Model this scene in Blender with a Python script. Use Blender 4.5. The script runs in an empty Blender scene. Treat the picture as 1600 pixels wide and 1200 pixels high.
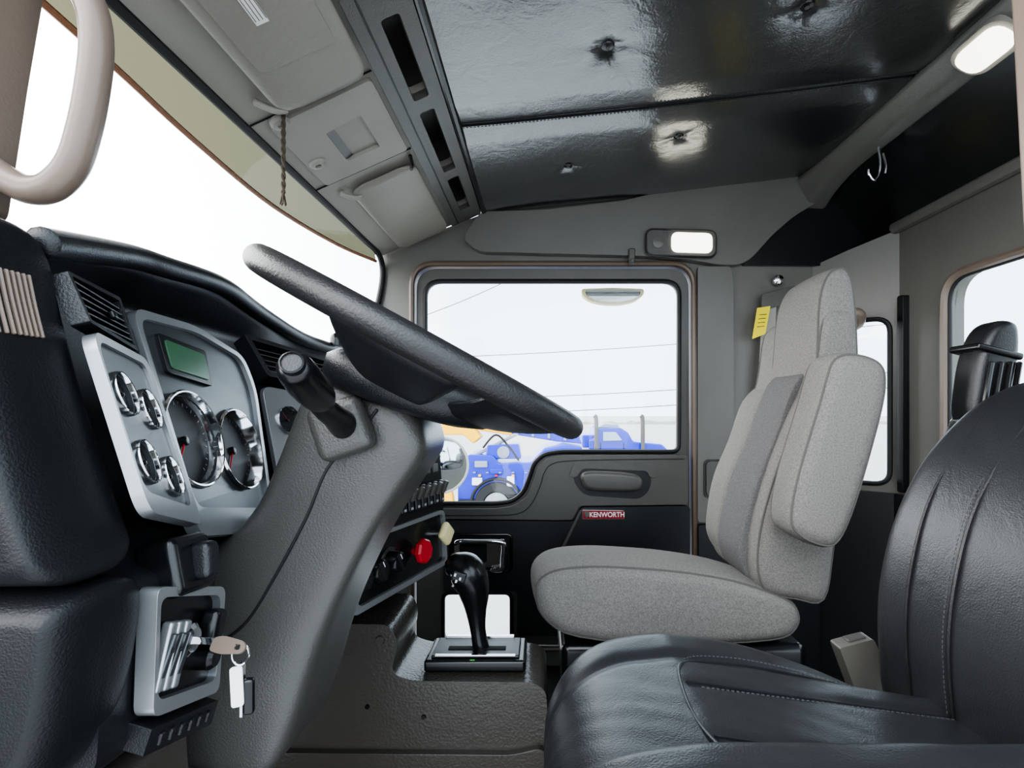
import bpy, bmesh, math, random
from mathutils import Vector, Matrix, Euler
from mathutils.geometry import tessellate_polygon
random.seed(3)
scene = bpy.context.scene
COL = scene.collection
OFF = Vector((0, 0, 2.3))
WL = {}

# ---------------------------------------------------------------- materials
def lin(c):
    return tuple(((x/255)/12.92 if x/255 <= .04045 else ((x/255+.055)/1.055)**2.4) for x in c)+(1,)

def mat(name, rgb, rough=.5, metal=0, bump=0, bscale=200, kind='noise', var=.12, vscale=6, coat=0, emit=0, rgb2=None, spec=.5, stretch=None, wr=1.5, cior=1.5, cr=.12, ws=12):
    m = bpy.data.materials.new(name); m.use_nodes = True
    nt = m.node_tree; N = nt.nodes; L = nt.links
    b = N['Principled BSDF']
    b.inputs['Roughness'].default_value = rough
    b.inputs['Metallic'].default_value = metal
    b.inputs['Specular IOR Level'].default_value = spec
    b.inputs['Coat Weight'].default_value = coat
    b.inputs['Coat Roughness'].default_value = cr
    b.inputs['Coat IOR'].default_value = cior
    tc = N.new('ShaderNodeTexCoord')
    src = tc.outputs['Object']
    if stretch:
        mp = N.new('ShaderNodeMapping'); mp.inputs['Scale'].default_value = stretch
        L.new(src, mp.inputs['Vector']); src = mp.outputs['Vector']
    nz = N.new('ShaderNodeTexNoise'); nz.inputs['Scale'].default_value = vscale; nz.inputs['Detail'].default_value = 5
    L.new(src, nz.inputs['Vector'])
    mx = N.new('ShaderNodeMix'); mx.data_type = 'RGBA'
    c = lin(rgb)
    if rgb2: c1, c2 = c, lin(rgb2)
    else:
        c1 = tuple(x*(1-var) for x in c[:3])+(1,); c2 = tuple(min(1, x*(1+var)) for x in c[:3])+(1,)
    mx.inputs[6].default_value = c1; mx.inputs[7].default_value = c2
    L.new(nz.outputs['Fac'], mx.inputs[0]); L.new(mx.outputs[2], b.inputs['Base Color'])
    if emit:
        L.new(mx.outputs[2], b.inputs['Emission Color']); b.inputs['Emission Strength'].default_value = emit
    if bump:
        def noise(sc, det=3):
            t = N.new('ShaderNodeTexNoise'); t.inputs['Scale'].default_value = sc; t.inputs['Detail'].default_value = det
            L.new(src, t.inputs['Vector']); return t
        if kind == 'leather':
            a = noise(bscale, 2).outputs['Fac']; c_ = noise(ws, 4); c_.inputs['Distortion'].default_value = 1.2
            ml = N.new('ShaderNodeMath'); ml.operation = 'MULTIPLY_ADD'; ml.inputs[1].default_value = wr
            L.new(c_.outputs['Fac'], ml.inputs[0]); L.new(a, ml.inputs[2]); out = ml.outputs[0]
        else: out = noise(bscale).outputs['Fac']
        bp = N.new('ShaderNodeBump'); bp.inputs['Strength'].default_value = bump; bp.inputs['Distance'].default_value = .002
        L.new(out, bp.inputs['Height']); L.new(bp.outputs['Normal'], b.inputs['Normal'])
        if coat: L.new(bp.outputs['Normal'], b.inputs['Coat Normal'])
    return m

def glass(name, tint, refl=.06):
    m = bpy.data.materials.new(name); m.use_nodes = True
    nt = m.node_tree; nt.nodes.clear()
    o = nt.nodes.new('ShaderNodeOutputMaterial'); a = nt.nodes.new('ShaderNodeBsdfTransparent'); g = nt.nodes.new('ShaderNodeBsdfGlossy')
    x = nt.nodes.new('ShaderNodeMixShader'); a.inputs[0].default_value = tint; g.inputs['Roughness'].default_value = .03
    x.inputs[0].default_value = refl
    nt.links.new(a.outputs[0], x.inputs[1]); nt.links.new(g.outputs[0], x.inputs[2]); nt.links.new(x.outputs[0], o.inputs[0])
    return m

M_grey = mat('grey_plastic', (100,98,93), .33, bump=.28, bscale=300)
M_greyd = mat('dark_grey_plastic', (80,78,74), .32, bump=.28, bscale=330)
M_shroud = mat('column_plastic', (66,65,63), .30, bump=.34, bscale=420)
M_head = mat('header_vinyl', (150,146,138), .50, bump=.3, bscale=300)
M_visor = mat('visor_vinyl', (138,133,124), .43, bump=.4, bscale=120, kind='leather')
M_black = mat('black_plastic', (25,26,29), .36, bump=.3, bscale=500)
M_blackm = mat('black_smooth', (17,18,20), .24)
M_void = mat('dark_void', (9,9,10), .8)
M_dial = mat('dial_face', (16,17,19), .5)
M_dash = mat('dash_vinyl', (25,26,30), .35, bump=.25, bscale=600)
M_end = mat('dash_end_vinyl', (20,21,24), .42, bump=.28, bscale=520, spec=.35)
M_leather = mat('black_leather', (38,39,42), .35, bump=.26, bscale=420, kind='leather', wr=2.6, ws=12)
M_ceil = mat('ceiling_vinyl', (29,30,32), .30, bump=.20, bscale=200, kind='leather', vscale=3, coat=1, spec=.6, wr=2.8, cior=1.8, cr=.15, ws=18)
M_fabric = mat('grey_fabric', (76,75,73), .95, bump=.9, bscale=420, spec=.1, vscale=300, rgb2=(152,149,145))
M_fabricd = mat('grey_fabric_dark', (66,65,66), .95, bump=.8, bscale=420, spec=.1, vscale=300, rgb2=(124,122,122))
M_pipe = mat('seat_piping', (88,86,83), .9)
M_silver = mat('silver_trim', (162,164,167), .28, metal=.7, var=.04, vscale=30)
M_brush = mat('brushed_panel', (86,89,92), .30, metal=.7, var=.12, vscale=20, stretch=(1,1,25))
M_chrome = mat('chrome', (225,226,228), .08, metal=1, var=.02)
M_brown = mat('brown_vinyl', (60,56,52), .27, bump=.4, bscale=190, kind='leather')
M_taupe = mat('taupe_plastic', (110,96,86), .33, bump=.1, bscale=300)
M_frame = mat('brown_frame_paint', (94,80,68), .33)
M_rubber = mat('rubber_seal', (13,13,14), .55)
M_wheel = mat('wheel_rubber', (34,34,35), .40, bump=.35, bscale=350)
M_red = mat('red_plastic', (175,18,36), .35)
M_badge = mat('badge_red', (140,20,38), .3)
M_yel = mat('cream_plastic', (222,210,158), .4)
M_tag = mat('yellow_tag', (240,220,20), .5)
M_white = mat('white_plastic', (235,235,232), .5)
M_tick = mat('tick_grey', (150,152,154), .5)
M_lamp = mat('lamp_lens', (255,248,228), .3, emit=4)
M_lcd = mat('lcd_green', (52,88,64), .2, emit=.2)
M_blue = mat('truck_blue', (3,34,175), .3, coat=.3, var=.25, vscale=2)
M_orange = mat('truck_amber', (255,185,0), .4)
M_tire = mat('tire_rubber', (25,25,27), .8)
M_asphalt = mat('gravel_ground', (165,166,166), .95, bump=.5, bscale=30)
M_tree = mat('bare_brush', (160,160,156), .9)
M_carpet = mat('floor_rubber', (24,24,25), .7, bump=.6, bscale=120)
M_rope = mat('rope_fibre', (80,70,58), .9, bump=1, bscale=300)
M_olive = glass('sun_band_tint', (.050,.050,.033,1), .05)
M_orangeedge = mat('amber_edge', (140,92,60), .4)
M_glass = glass('window_glass', (.97,.985,.985,1), .04)
M_mirror = mat('mirror_silver', (225,228,230), .04, metal=1, var=.01)
M_green = mat('indicator_green', (40,160,40), .3, emit=.6)
M_pwhite = mat('panel_white', (215,220,230), .4)
M_steel = mat('steel_light', (130,136,150), .4)
M_tint = mat('cab_glass_tint', (150,170,185), .1)
M_stitch = mat('stitch_thread', (70,71,74), .7)

# ---------------------------------------------------------------- builders
def finish(ob, parent, loc):
    COL.objects.link(ob)
    WL[ob] = loc
    if parent is not None:
        ob.parent = parent; ob.location = loc-WL[parent]
    else:
        ob.location = loc
    return ob

def tag(ob, label=None, category=None, kind=None, group=None):
    if label: ob['label'] = label
    if category: ob['category'] = category
    if kind: ob['kind'] = kind
    if group: ob['group'] = group
    return ob

def empty(name, loc, label, category, group=None, kind=None):
    ob = bpy.data.objects.new(name, None); ob.empty_display_size = .05
    finish(ob, None, Vector(loc)+OFF)
    return tag(ob, label, category, kind, group)

def add(name, verts, faces, m, parent=None, smooth=True, bevel=0, seg=3, sub=0, ang=35, recalc=True, label=None, category=None, kind=None, group=None):
    vs = [Vector(v) for v in verts]
    lo = Vector([min(v[i] for v in vs) for i in range(3)]); hi = Vector([max(v[i] for v in vs) for i in range(3)])
    c = (lo+hi)/2
    me = bpy.data.meshes.new(name)
    me.from_pydata([v-c for v in vs], [], faces)
    if recalc:
        bm = bmesh.new(); bm.from_mesh(me)
        bmesh.ops.remove_doubles(bm, verts=bm.verts, dist=1e-6)
        bmesh.ops.recalc_face_normals(bm, faces=bm.faces); bm.to_mesh(me); bm.free()
    me.materials.append(m)
    if smooth:
        me.shade_smooth(); me.set_sharp_from_angle(angle=math.radians(ang))
    ob = bpy.data.objects.new(name, me)
    finish(ob, parent, c+OFF)
    if bevel:
        bv = ob.modifiers.new('bevel', 'BEVEL'); bv.width = bevel; bv.segments = seg; bv.limit_method = 'ANGLE'; bv.angle_limit = math.radians(35)
        me.polygons.foreach_set('use_smooth', [True]*len(me.polygons))
        wn = ob.modifiers.new('wn', 'WEIGHTED_NORMAL'); wn.keep_sharp = False
    if sub:
        s = ob.modifiers.new('sub', 'SUBSURF'); s.levels = sub; s.render_levels = sub
    return tag(ob, label, category, kind, group)

def catmull(pts, n=8, closed=False):
    pts = [Vector(p) for p in pts]; out = []; N = len(pts)
    rng = range(N) if closed else range(N-1)
    for i in rng:
        if closed: p0, p1, p2, p3 = pts[(i-1) % N], pts[i], pts[(i+1) % N], pts[(i+2) % N]
        else: p0, p1, p2, p3 = pts[max(i-1, 0)], pts[i], pts[i+1], pts[min(i+2, N-1)]
        for k in range(n):
            t = k/n
            out.append(.5*((2*p1)+(-p0+p2)*t+(2*p0-5*p1+4*p2-p3)*t*t+(-p0+3*p1-3*p2+p3)*t**3))
    if not closed: out.append(pts[-1].copy())
    return out

def rp(pts, r, n=5):
    pts = [Vector(p) for p in pts]; N = len(pts); out = []
    for i, p in enumerate(pts):
        a = pts[i-1]-p; b = pts[(i+1) % N]-p
        rr = r[i] if isinstance(r, (list, tuple)) else r
        la, lb = a.length, b.length
        d = min(rr, la*.48, lb*.48)
        s = p+a.normalized()*d; e = p+b.normalized()*d
        for k in range(n+1):
            t = k/n
            out.append((1-t)**2*s+2*t*(1-t)*p+t*t*e)
    return out

def rect(x0, z0, x1, z1): return [(x0, z0), (x1, z0), (x1, z1), (x0, z1)]
def D(pts, s): return [(a*s, b*s) for a, b in pts]

def plate(name, outer, holes, f, h1, h0, m, **kw):
    loops = [[Vector((p[0], p[1], 0)) for p in lp] for lp in [outer]+list(holes)]
    tris = tessellate_polygon(loops)
    flat = [p for lp in loops for p in lp]; n = len(flat)
    verts = [f(p.x, p.y, h1) for p in flat]+[f(p.x, p.y, h0) for p in flat]
    faces = [tuple(t) for t in tris]+[tuple(i+n for i in reversed(t)) for t in tris]
    o = 0
    for lp in loops:
        k = len(lp)
        for i in range(k):
            a, b = o+i, o+(i+1) % k
            faces.append((a, b, b+n, a+n))
        o += k
    return add(name, verts, faces, m, **kw)

def planef(O, U, V):
    O = Vector(O); U = Vector(U).normalized(); V = Vector(V).normalized(); N = U.cross(V)
    return lambda a, b, h: O+U*a+V*b+N*h
def side(y): return planef((0, y, 0), (1, 0, 0), (0, 0, 1))   # normal toward the driver side (-Y)

class Quad:
    def __init__(s, TL, TR, BL, BR):
        s.c = [Vector(v) for v in (TL, TR, BL, BR)]
        TL, TR, BL, BR = s.c
        s.U = ((TR-TL)+(BR-BL)).normalized()
        vv = ((TL-BL)+(TR-BR)).normalized()
        s.N = s.U.cross(vv).normalized(); s.V = s.N.cross(s.U)
    def __call__(s, a, b, h=0):
        TL, TR, BL, BR = s.c
        return (TL*(1-a)+TR*a)*(1-b)+(BL*(1-a)+BR*a)*b+s.N*h
    def circle(s, a, b, r, n=36):
        c = s(a, b); out = []
        for k in range(n):
            an = 2*math.pi*k/n; tgt = c+s.U*r*math.cos(an)+s.V*r*math.sin(an)
            x, y = a, b
            for _ in range(8):
                e = tgt-s(x, y); dx = (s(x+1e-4, y)-s(x, y))/1e-4; dy = (s(x, y+1e-4)-s(x, y))/1e-4
                A = dx.dot(dx); B = dx.dot(dy); C_ = dy.dot(dy); p = e.dot(dx); q = e.dot(dy); det = A*C_-B*B
                x += (p*C_-q*B)/det; y += (A*q-B*p)/det
            out.append((x, y))
        return out

def loft(name, rings, m, cap=True, **kw):
    n = len(rings[0]); verts = [p for r in rings for p in r]; faces = []
    for j in range(len(rings)-1):
        for i in range(n):
            a = j*n+i; b = j*n+(i+1) % n
            faces.append((a, b, b+n, a+n))
    if cap:
        faces.append(tuple(reversed(range(n)))); faces.append(tuple(range((len(rings)-1)*n, len(rings)*n)))
    return add(name, verts, faces, m, **kw)

def sweep(name, pts, r, m, seg=12, n=8, closed=False, flat=1, spline=True, up=None, **kw):
    P = [Vector(p) for p in pts]
    if isinstance(r, (int, float)): R = [r]*len(P)
    else: R = list(r)
    if spline:
        Q = catmull(P, n, closed); RR = [v.x for v in catmull([(a, 0, 0) for a in R], n, closed)]
    else: Q, RR = P, R
    rings = []; nrm = None; K = len(Q)
    for i, p in enumerate(Q):
        t = (Q[(i+1) % K]-Q[i-1]) if closed else (Q[min(i+1, K-1)]-Q[max(i-1, 0)])
        t.normalize()
        if nrm is None:
            nrm = Vector(up) if up else (Vector((0, 0, 1)) if abs(t.z) < .9 else Vector((1, 0, 0)))
        if up: nrm = Vector(up)
        nrm = (nrm-t*nrm.dot(t)).normalized(); bn = t.cross(nrm)
        rings.append([p+nrm*math.cos(2*math.pi*k/seg)*RR[i]*flat+bn*math.sin(2*math.pi*k/seg)*RR[i] for k in range(seg)])
    if closed:
        rings.append(rings[0]); return loft(name, rings, m, cap=False, **kw)
    def shrink(ring, c, t, k, d): return [c+(v-c)*k+t*d for v in ring]
    t0 = (Q[0]-Q[1]).normalized(); t1 = (Q[-1]-Q[-2]).normalized()
    pre = [shrink(rings[0], Q[0], t0, .3, RR[0]*.45), shrink(rings[0], Q[0], t0, .75, RR[0]*.3)]
    post = [shrink(rings[-1], Q[-1], t1, .75, RR[-1]*.3), shrink(rings[-1], Q[-1], t1, .3, RR[-1]*.45)]
    return loft(name, pre+rings+post, m, **kw)

def lathe(name, c, axis, prof, m, seg=32, **kw):
    c = Vector(c); A = Vector(axis).normalized()
    U = Vector((0, 0, 1)) if abs(A.z) < .9 else Vector((1, 0, 0))
    U = (U-A*U.dot(A)).normalized(); W = A.cross(U)
    rings = [[c+A*h+(U*math.cos(2*math.pi*k/seg)+W*math.sin(2*math.pi*k/seg))*max(r, 1e-5) for k in range(seg)] for r, h in prof]
    return loft(name, rings, m, cap=True, **kw)

BOXF = [(0, 1, 3, 2), (4, 6, 7, 5), (0, 4, 5, 1), (2, 3, 7, 6), (0, 2, 6, 4), (1, 5, 7, 3)]
def rbox(name, c, size, m, bevel=.005, rot=None, parent=None, **kw):
    hx, hy, hz = [s/2 for s in size]; c = Vector(c)
    R = Euler([math.radians(a) for a in rot]).to_matrix() if rot else Matrix.Identity(3)
    vs = [c+R @ Vector((sx*hx, sy*hy, sz*hz)) for sx in (-1, 1) for sy in (-1, 1) for sz in (-1, 1)]
    return add(name, vs, BOXF, m, parent=parent, bevel=bevel, **kw)

def obox(name, c, U, V, su, sv, sn, m, bevel=.002, **kw):
    U = Vector(U).normalized(); V = Vector(V); V = (V-U*V.dot(U)).normalized(); N = U.cross(V); c = Vector(c)
    vs = [c+U*a*su/2+V*b*sv/2+N*d*sn/2 for a in (-1, 1) for b in (-1, 1) for d in (-1, 1)]
    return add(name, vs, BOXF, m, bevel=bevel, **kw)

def stitches(name, pts, m, parent, L=.006, gap=.004, w=.0008, n=8):
    Q = catmull(pts, n); vs = []; fs = []; pos = [0]
    for i in range(1, len(Q)): pos.append(pos[-1]+(Q[i]-Q[i-1]).length)
    def at(d):
        for i in range(1, len(Q)):
            if pos[i] >= d: return Q[i-1].lerp(Q[i], (d-pos[i-1])/max(1e-9, pos[i]-pos[i-1]))
        return Q[-1]
    d = 0
    while d+L < pos[-1]:
        a, b = at(d), at(d+L); t = (b-a).normalized(); s = t.cross(Vector((0, 0, 1)))
        if s.length < .1: s = t.cross(Vector((0, 1, 0)))
        s.normalize(); u = s.cross(t); k = len(vs)
        for p in (a, b):
            for x, y in ((-1, -1), (1, -1), (1, 1), (-1, 1)): vs.append(p+s*x*w+u*y*w)
        fs += [(k, k+1, k+2, k+3), (k+4, k+7, k+6, k+5), (k, k+4, k+5, k+1), (k+1, k+5, k+6, k+2), (k+2, k+6, k+7, k+3), (k+3, k+7, k+4, k)]
        d += L+gap
    return add(name, vs, fs, m, parent=parent, smooth=False, recalc=False)

def cushion(name, prof, y0, y1, w, m, crown=0, smoothn=4, mode='s', warp=None, pipe=None, **kw):
    P = catmull([(a, b, 0) for a, b in prof], smoothn, True); n = len(P)
    area = sum(P[i].x*P[(i+1) % n].y-P[(i+1) % n].x*P[i].y for i in range(n))
    sg = 1 if area > 0 else -1
    nr = []
    for i in range(n):
        t = (P[(i+1) % n]-P[i-1]).normalized(); nr.append(Vector((-t.y, t.x, 0))*sg)
    c = sum(P, Vector())/n
    cxx = sum((p.x-c.x)**2 for p in P); cyy = sum((p.y-c.y)**2 for p in P); cxy = sum((p.x-c.x)*(p.y-c.y) for p in P)
    th = .5*math.atan2(2*cxy, cxx-cyy); e1 = Vector((math.cos(th), math.sin(th), 0)); e2 = Vector((-math.sin(th), math.cos(th), 0))
    h1 = max(abs((p-c).dot(e1)) for p in P); h2 = max(abs((p-c).dot(e2)) for p in P)
    ys = []; K = 7
    for k in range(K+1):
        a = math.pi/2*k/K; ys.append((y0+w*(1-math.cos(a)), w*(1-math.sin(a))))
    for k in range(1, 10):
        t = k/10; ys.append((y0+w+(y1-y0-2*w)*t, -crown*math.sin(math.pi*t)))
    for k in range(K, -1, -1):
        a = math.pi/2*k/K; ys.append((y1-w*(1-math.cos(a)), w*(1-math.sin(a))))
    rings = []
    for y, ins in ys:
        ring = []
        for i in range(n):
            if mode == 'n' or ins < 0: q = P[i]+nr[i]*ins
            else:
                d = P[i]-c; q = c+e1*d.dot(e1)*(1-ins/h1)+e2*d.dot(e2)*(1-ins/h2)
            v = Vector((q.x, y, q.y))
            ring.append(warp(v) if warp else v)
        rings.append(ring)
    ob = loft(name, rings, m, ang=60, **kw)
    if pipe:
        for k in (4, len(rings)-5):
            sweep('seat_piping', rings[k], pipe, M_pipe, seg=6, spline=False, closed=True, parent=kw.get('parent'))
    return ob

def text(name, body, f, size, m, parent, ext=.0008, sx=1, bold=0):
    cu = bpy.data.curves.new('t', 'FONT'); cu.body = body; cu.size = size; cu.align_x = 'CENTER'; cu.align_y = 'CENTER'; cu.extrude = ext; cu.offset = bold
    ob = bpy.data.objects.new('t', cu); COL.objects.link(ob)
    bpy.context.view_layer.update()
    me = bpy.data.meshes.new_from_object(ob.evaluated_get(bpy.context.evaluated_depsgraph_get()))
    vs = [f(v.co.x*sx, v.co.y, v.co.z) for v in me.vertices]; fs = [tuple(p.vertices) for p in me.polygons]
    bpy.data.objects.remove(ob)
    return add(name, vs, fs, m, parent=parent, smooth=False, recalc=False)

# ================================================================ SETTING
rbox('floor', (.1, 1.15, -1.03), (2.4, 1.8, .06), M_carpet, .004, kind='structure', label='dark ribbed rubber cab floor')
W = .0025
door_open = rp(D([(-203, 224), (230, 224), (232, -372), (-203, -372)], W), [.09, .09, .03, .03], 8)
plate('wall_right', D([(-285, -400), (-278, 95), (-256, 190), (-252, 246), (-100, 304), (100, 350), (400, 372), (425, 380), (425, -400)], W), [door_open], side(2.0), 0, -.06, M_grey, kind='structure', label='grey moulded cab side wall around the door opening')
rim = rp(D([(-206, 227), (233, 227), (235, -372), (-206, -372)], W), [.09, .09, .03, .03], 8)
sweep('trim_1', [(p[0], 1.99, p[1]) for p in rim], .011, M_frame, seg=8, spline=False, closed=True, kind='structure', label='brown painted rim around the far door opening')
# ---- passenger door
door = empty('door_1', (.03, 2.03, -1.0), 'grey and black moulded truck door with tall window', 'door', kind='structure')
door_out = rp(D([(-200, 221), (227, 221), (229, -369), (-200, -369)], W), [.085, .085, .03, .03], 8)
win_poly = D([(-186, 201), (212, 201), (211, -66), (25, -66), (0, -70), (-16, -84), (-22, -104), (-32, -130), (-50, -144), (-75, -147), (-186, -147)], W)
wr = [.06, .06, .03, .02, .02, .02, .02, .03, .03, .02, .02]
win_in = rp(win_poly, wr, 6)
low_in = rp(D([(-158, -287), (-51, -287), (-51, -367), (-158, -367)], W), .03, 6)
plate('door_shell', door_out, [win_in, low_in], side(2.02), .012, -.03, M_greyd, parent=door, bevel=.006)
sweep('window_seal', [(p[0], 2.006, p[1]) for p in win_in], .0095, M_rubber, seg=8, spline=False, closed=True, parent=door)
sweep('window_seal', [(p[0], 2.006, p[1]) for p in low_in], .008, M_rubber, seg=8, spline=False, closed=True, parent=door)
plate('upper_trim_panel', rp(D([(222, -70), (30, -70), (4, -75), (-10, -88), (-16, -108), (-27, -135), (-48, -149), (-75, -153), (-170, -153), (-170, -168), (20, -170), (44, -169), (54, -148), (222, -146)], W), .012, 4), [], side(2.0), .03, -.005, M_greyd, parent=door, bevel=.01)
plate('lower_trim_panel', rp(D([(-155, -171), (47, -173), (58, -151), (226, -149), (226, -350), (-42, -350), (-42, -281), (-155, -281)], W), .015, 4), [rp(D([(-143, -195), (-52, -195), (-52, -247), (-143, -247)], W), .02, 4)], side(2.0), .022, -.005, M_black, parent=door, bevel=.006)
plate('trim_crease', rp(D([(55, -155), (14, -240), (10, -300), (14, -300), (19, -240), (59, -155)], W), .003, 2), [], side(1.978), .004, -.002, M_greyd, parent=door)
cushion('pull_grip', D([(56, -99), (70, -93), (120, -95), (146, -101), (150, -116), (140, -124), (100, -125), (66, -122), (57, -111)], W), 1.935, 1.985, .018, M_greyd, parent=door, label='rounded grey pull grip')
plate('grip_pocket', rp(D([(48, -86), (162, -90), (166, -118), (150, -138), (60, -132), (44, -108)], W), .04, 5), [], side(1.972), .003, -.003, M_black, parent=door)
plate('grip_shelf', rp(D([(46, -80), (170, -84), (176, -104), (162, -104), (158, -94), (58, -90), (50, -104), (38, -104)], W), .02, 4), [], side(1.972), .012, -.003, M_greyd, parent=door, bevel=.005)
sweep('trim_groove', [(x*W, 1.969, z*W) for x, z in [(215, -76), (120, -77), (40, -79), (12, -84), (0, -98), (-6, -118), (-20, -146), (-40, -160), (-80, -163), (-160, -163)]], .0018, M_black, seg=6, parent=door)
plate('badge_plate', rp(D([(60, -155), (123, -156), (123, -168), (60, -168)], W), .003, 3), [], side(1.974), .005, -.002, M_badge, parent=door, bevel=.001, label='small dark red badge plate with raised silver lettering')
plate('badge_rim', rp(D([(59, -154), (124, -155), (124, -169), (59, -169)], W), .003, 3), [], side(1.975), .003, -.002, M_chrome, parent=door)
plate('badge_emblem', D([(62, -156), (69, -156), (69, -162), (65.5, -167), (62, -162)], W), [], side(1.968), .002, -.001, M_chrome, parent=door)
text('badge_lettering', 'KENWORTH', lambda a, b, h: Vector((.2420+a, 1.9675-h, -.4045+b)), .027, M_white, door, sx=.88, bold=.0004)
rbox('handle_pocket', (-.2438, 1.985, -.553), (.225, .01, .128), M_void, .003, parent=door)
hr = rp(D([(-145, -193), (-50, -193), (-50, -249), (-145, -249)], W), .02, 4)
sweep('handle_pocket_rim', [(p[0], 1.977, p[1]) for p in hr], .005, M_blackm, seg=8, spline=False, closed=True, parent=door)
plate('handle_backplate', rp(D([(-138, -199), (-60, -199), (-60, -243), (-138, -243)], W), .01, 3), [rp(D([(-130, -206), (-88, -206), (-88, -236), (-130, -236)], W), .01, 3)], side(1.975), .006, 0, M_chrome, parent=door, bevel=.002)
sweep('door_handle', [(-.34, 1.965, -.515), (-.325, 1.95, -.502), (-.25, 1.945, -.50), (-.17, 1.945, -.502), (-.152, 1.95, -.52), (-.155, 1.95, -.57), (-.16, 1.95, -.605), (-.20, 1.955, -.612)], [.008, .010, .009, .010, .014, .014, .013, .009], M_chrome, parent=door, label='chrome inside door handle')
plate('window_2', [(p[0], p[1]) for p in win_in], [], side(2.035), .003, -.001, M_glass, kind='structure', label='clear side window glass of the far door')
plate('window_3', low_in, [], side(2.035), .003, -.001, M_glass, kind='structure', label='small low peep window in the far door')

plate('trim_2', rp(D([(-98, 303), (0, 306), (120, 320), (210, 340), (385, 372), (425, 366), (440, 330), (385, 298), (350, 268), (318, 232), (300, 222), (270, 222), (215, 231), (140, 236), (-100, 242), (-125, 262)], W), .03, 5), [], side(1.985), .025, -.02, M_grey, bevel=.012, kind='structure', label='grey moulded trim above the far door')
plate('trim_3', rp(D([(305, 224), (326, 240), (356, 275), (395, 306), (445, 335), (470, 380), (520, 380), (520, 222)], W), .02, 4), [], side(1.99), .006, -.02, M_blackm, kind='structure', label='black vinyl corner panel behind the door')
plate('trim_4', rp(D([(238, 222), (290, 222), (294, 200), (294, -175), (238, -175)], W), .015, 4), [], side(1.992), .01, -.01, M_grey, bevel=.006, kind='structure', label='grey door pillar cover')
plate('trim_5', rp(D([(238, -178), (425, -178), (425, -400), (238, -400)], W), .01, 3), [], side(1.99), .02, -.01, M_black, bevel=.006, kind='structure', label='black lower pillar panel')
pk = empty('pillar_pocket_cover', (.68, 1.97, -.27), 'dark grey rounded access cover on the door pillar', 'cover')
plate('cover', rp(D([(250, -80), (294, -80), (294, -134), (250, -134)], W), .02, 5), [], side(1.98), .012, -.006, M_greyd, parent=pk, bevel=.005)
plate('cover_rim', rp(D([(247, -77), (297, -77), (297, -137), (247, -137)], W), .022, 5), [], side(1.981), .005, -.004, M_blackm, parent=pk, bevel=.002)

cf = planef((1.05, 2.0, 0), (.22, -.17, 0), (0, 0, 1)); cl = .278
bq = rp(rect(.07, -.27, .25, .33), .05, 6)
plate('wall_corner', [(0, -1), (cl, -1), (cl, .645), (.12, .60), (0, .56)], [bq], cf, 0, -.05, M_grey, kind='structure', label='grey rear corner wall with narrow quarter window')
sweep('trim_6', [cf(p[0], p[1], .003) for p in bq], .009, M_rubber, seg=8, spline=False, closed=True, kind='structure', label='black rubber seal of the quarter window')
plate('trim_18', rp(rect(0, -1, cl, -.30), .005, 2), [], cf, .012, -.002, M_black, bevel=.004, kind='structure', label='black lower corner panel')
plate('window_4', bq, [], cf, -.02, -.024, M_glass, kind='structure', label='narrow rear quarter window glass')
bf = planef((1.27, 1.83, 0), (0, -1, 0), (0, 0, 1))
rw = rp(rect(.21, -.25, 1.3, .42), .09, 8)
plate('wall_rear', [(0, -1), (1.63, -1), (1.63, .66), (0, .66)], [rw], bf, 0, -.06, M_grey, kind='structure', label='grey textured rear cab wall with wide window')
sweep('trim_7', [bf(p[0], p[1], .004) for p in rw], .013, M_taupe, seg=8, spline=False, closed=True, kind='structure', label='taupe rim around the rear window')
rw2 = rp(rect(.222, -.238, 1.288, .408), .08, 8)
sweep('trim_8', [bf(p[0], p[1], -.004) for p in rw2], .007, M_rubber, seg=8, spline=False, closed=True, kind='structure', label='black seal of the rear window')
plate('window_5', rw, [], bf, -.03, -.034, M_glass, kind='structure', label='wide rear window glass')
plate('trim_9', rp(rect(.02, -.29, .05, .40), .008, 3), [], bf, .022, -.002, M_blackm, bevel=.004, kind='structure', label='slim black vertical strip on the rear wall')
plate('trim_10', rp(rect(0, -1.0, 1.6, -.30), .01, 3), [], bf, .02, -.002, M_black, bevel=.005, kind='structure', label='black lower rear wall panel')
sl = planef((1.27, 2.0, .64), (0, -1, 0), (-.22, 0, .24))
plate('wall_upper_rear', rect(-.02, -.02, 1.8, .345), [], sl, .0, -.04, M_blackm, kind='structure', label='black vinyl sloped upper rear panel')
sweep('trim_11', [(1.262, y, .652) for y in (1.84, 1.6, 1.2, .8, .3)], .022, M_grey, seg=10, kind='structure', label='grey rounded edge on top of the rear wall')
rail = []
for y in [1.99+(-1.77)*i/28 for i in range(29)]:
    e = max(0, (y-1.70)/.29); e = e*e
    sec = rp([(1.0-.02*e, .905), (1.055, .90), (1.088+.02*e, .86-.05*e), (1.075+.01*e, .825-.05*e), (1.03-.02*e, .84-.06*e), (.990-.03*e, .885-.01*e)], .014, 4)
    rail.append([Vector((p[0], y, p[1])) for p in sec])
loft('trim_12', rail, M_grey, kind='structure', label='grey moulded rail along the rear of the headliner')

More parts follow.
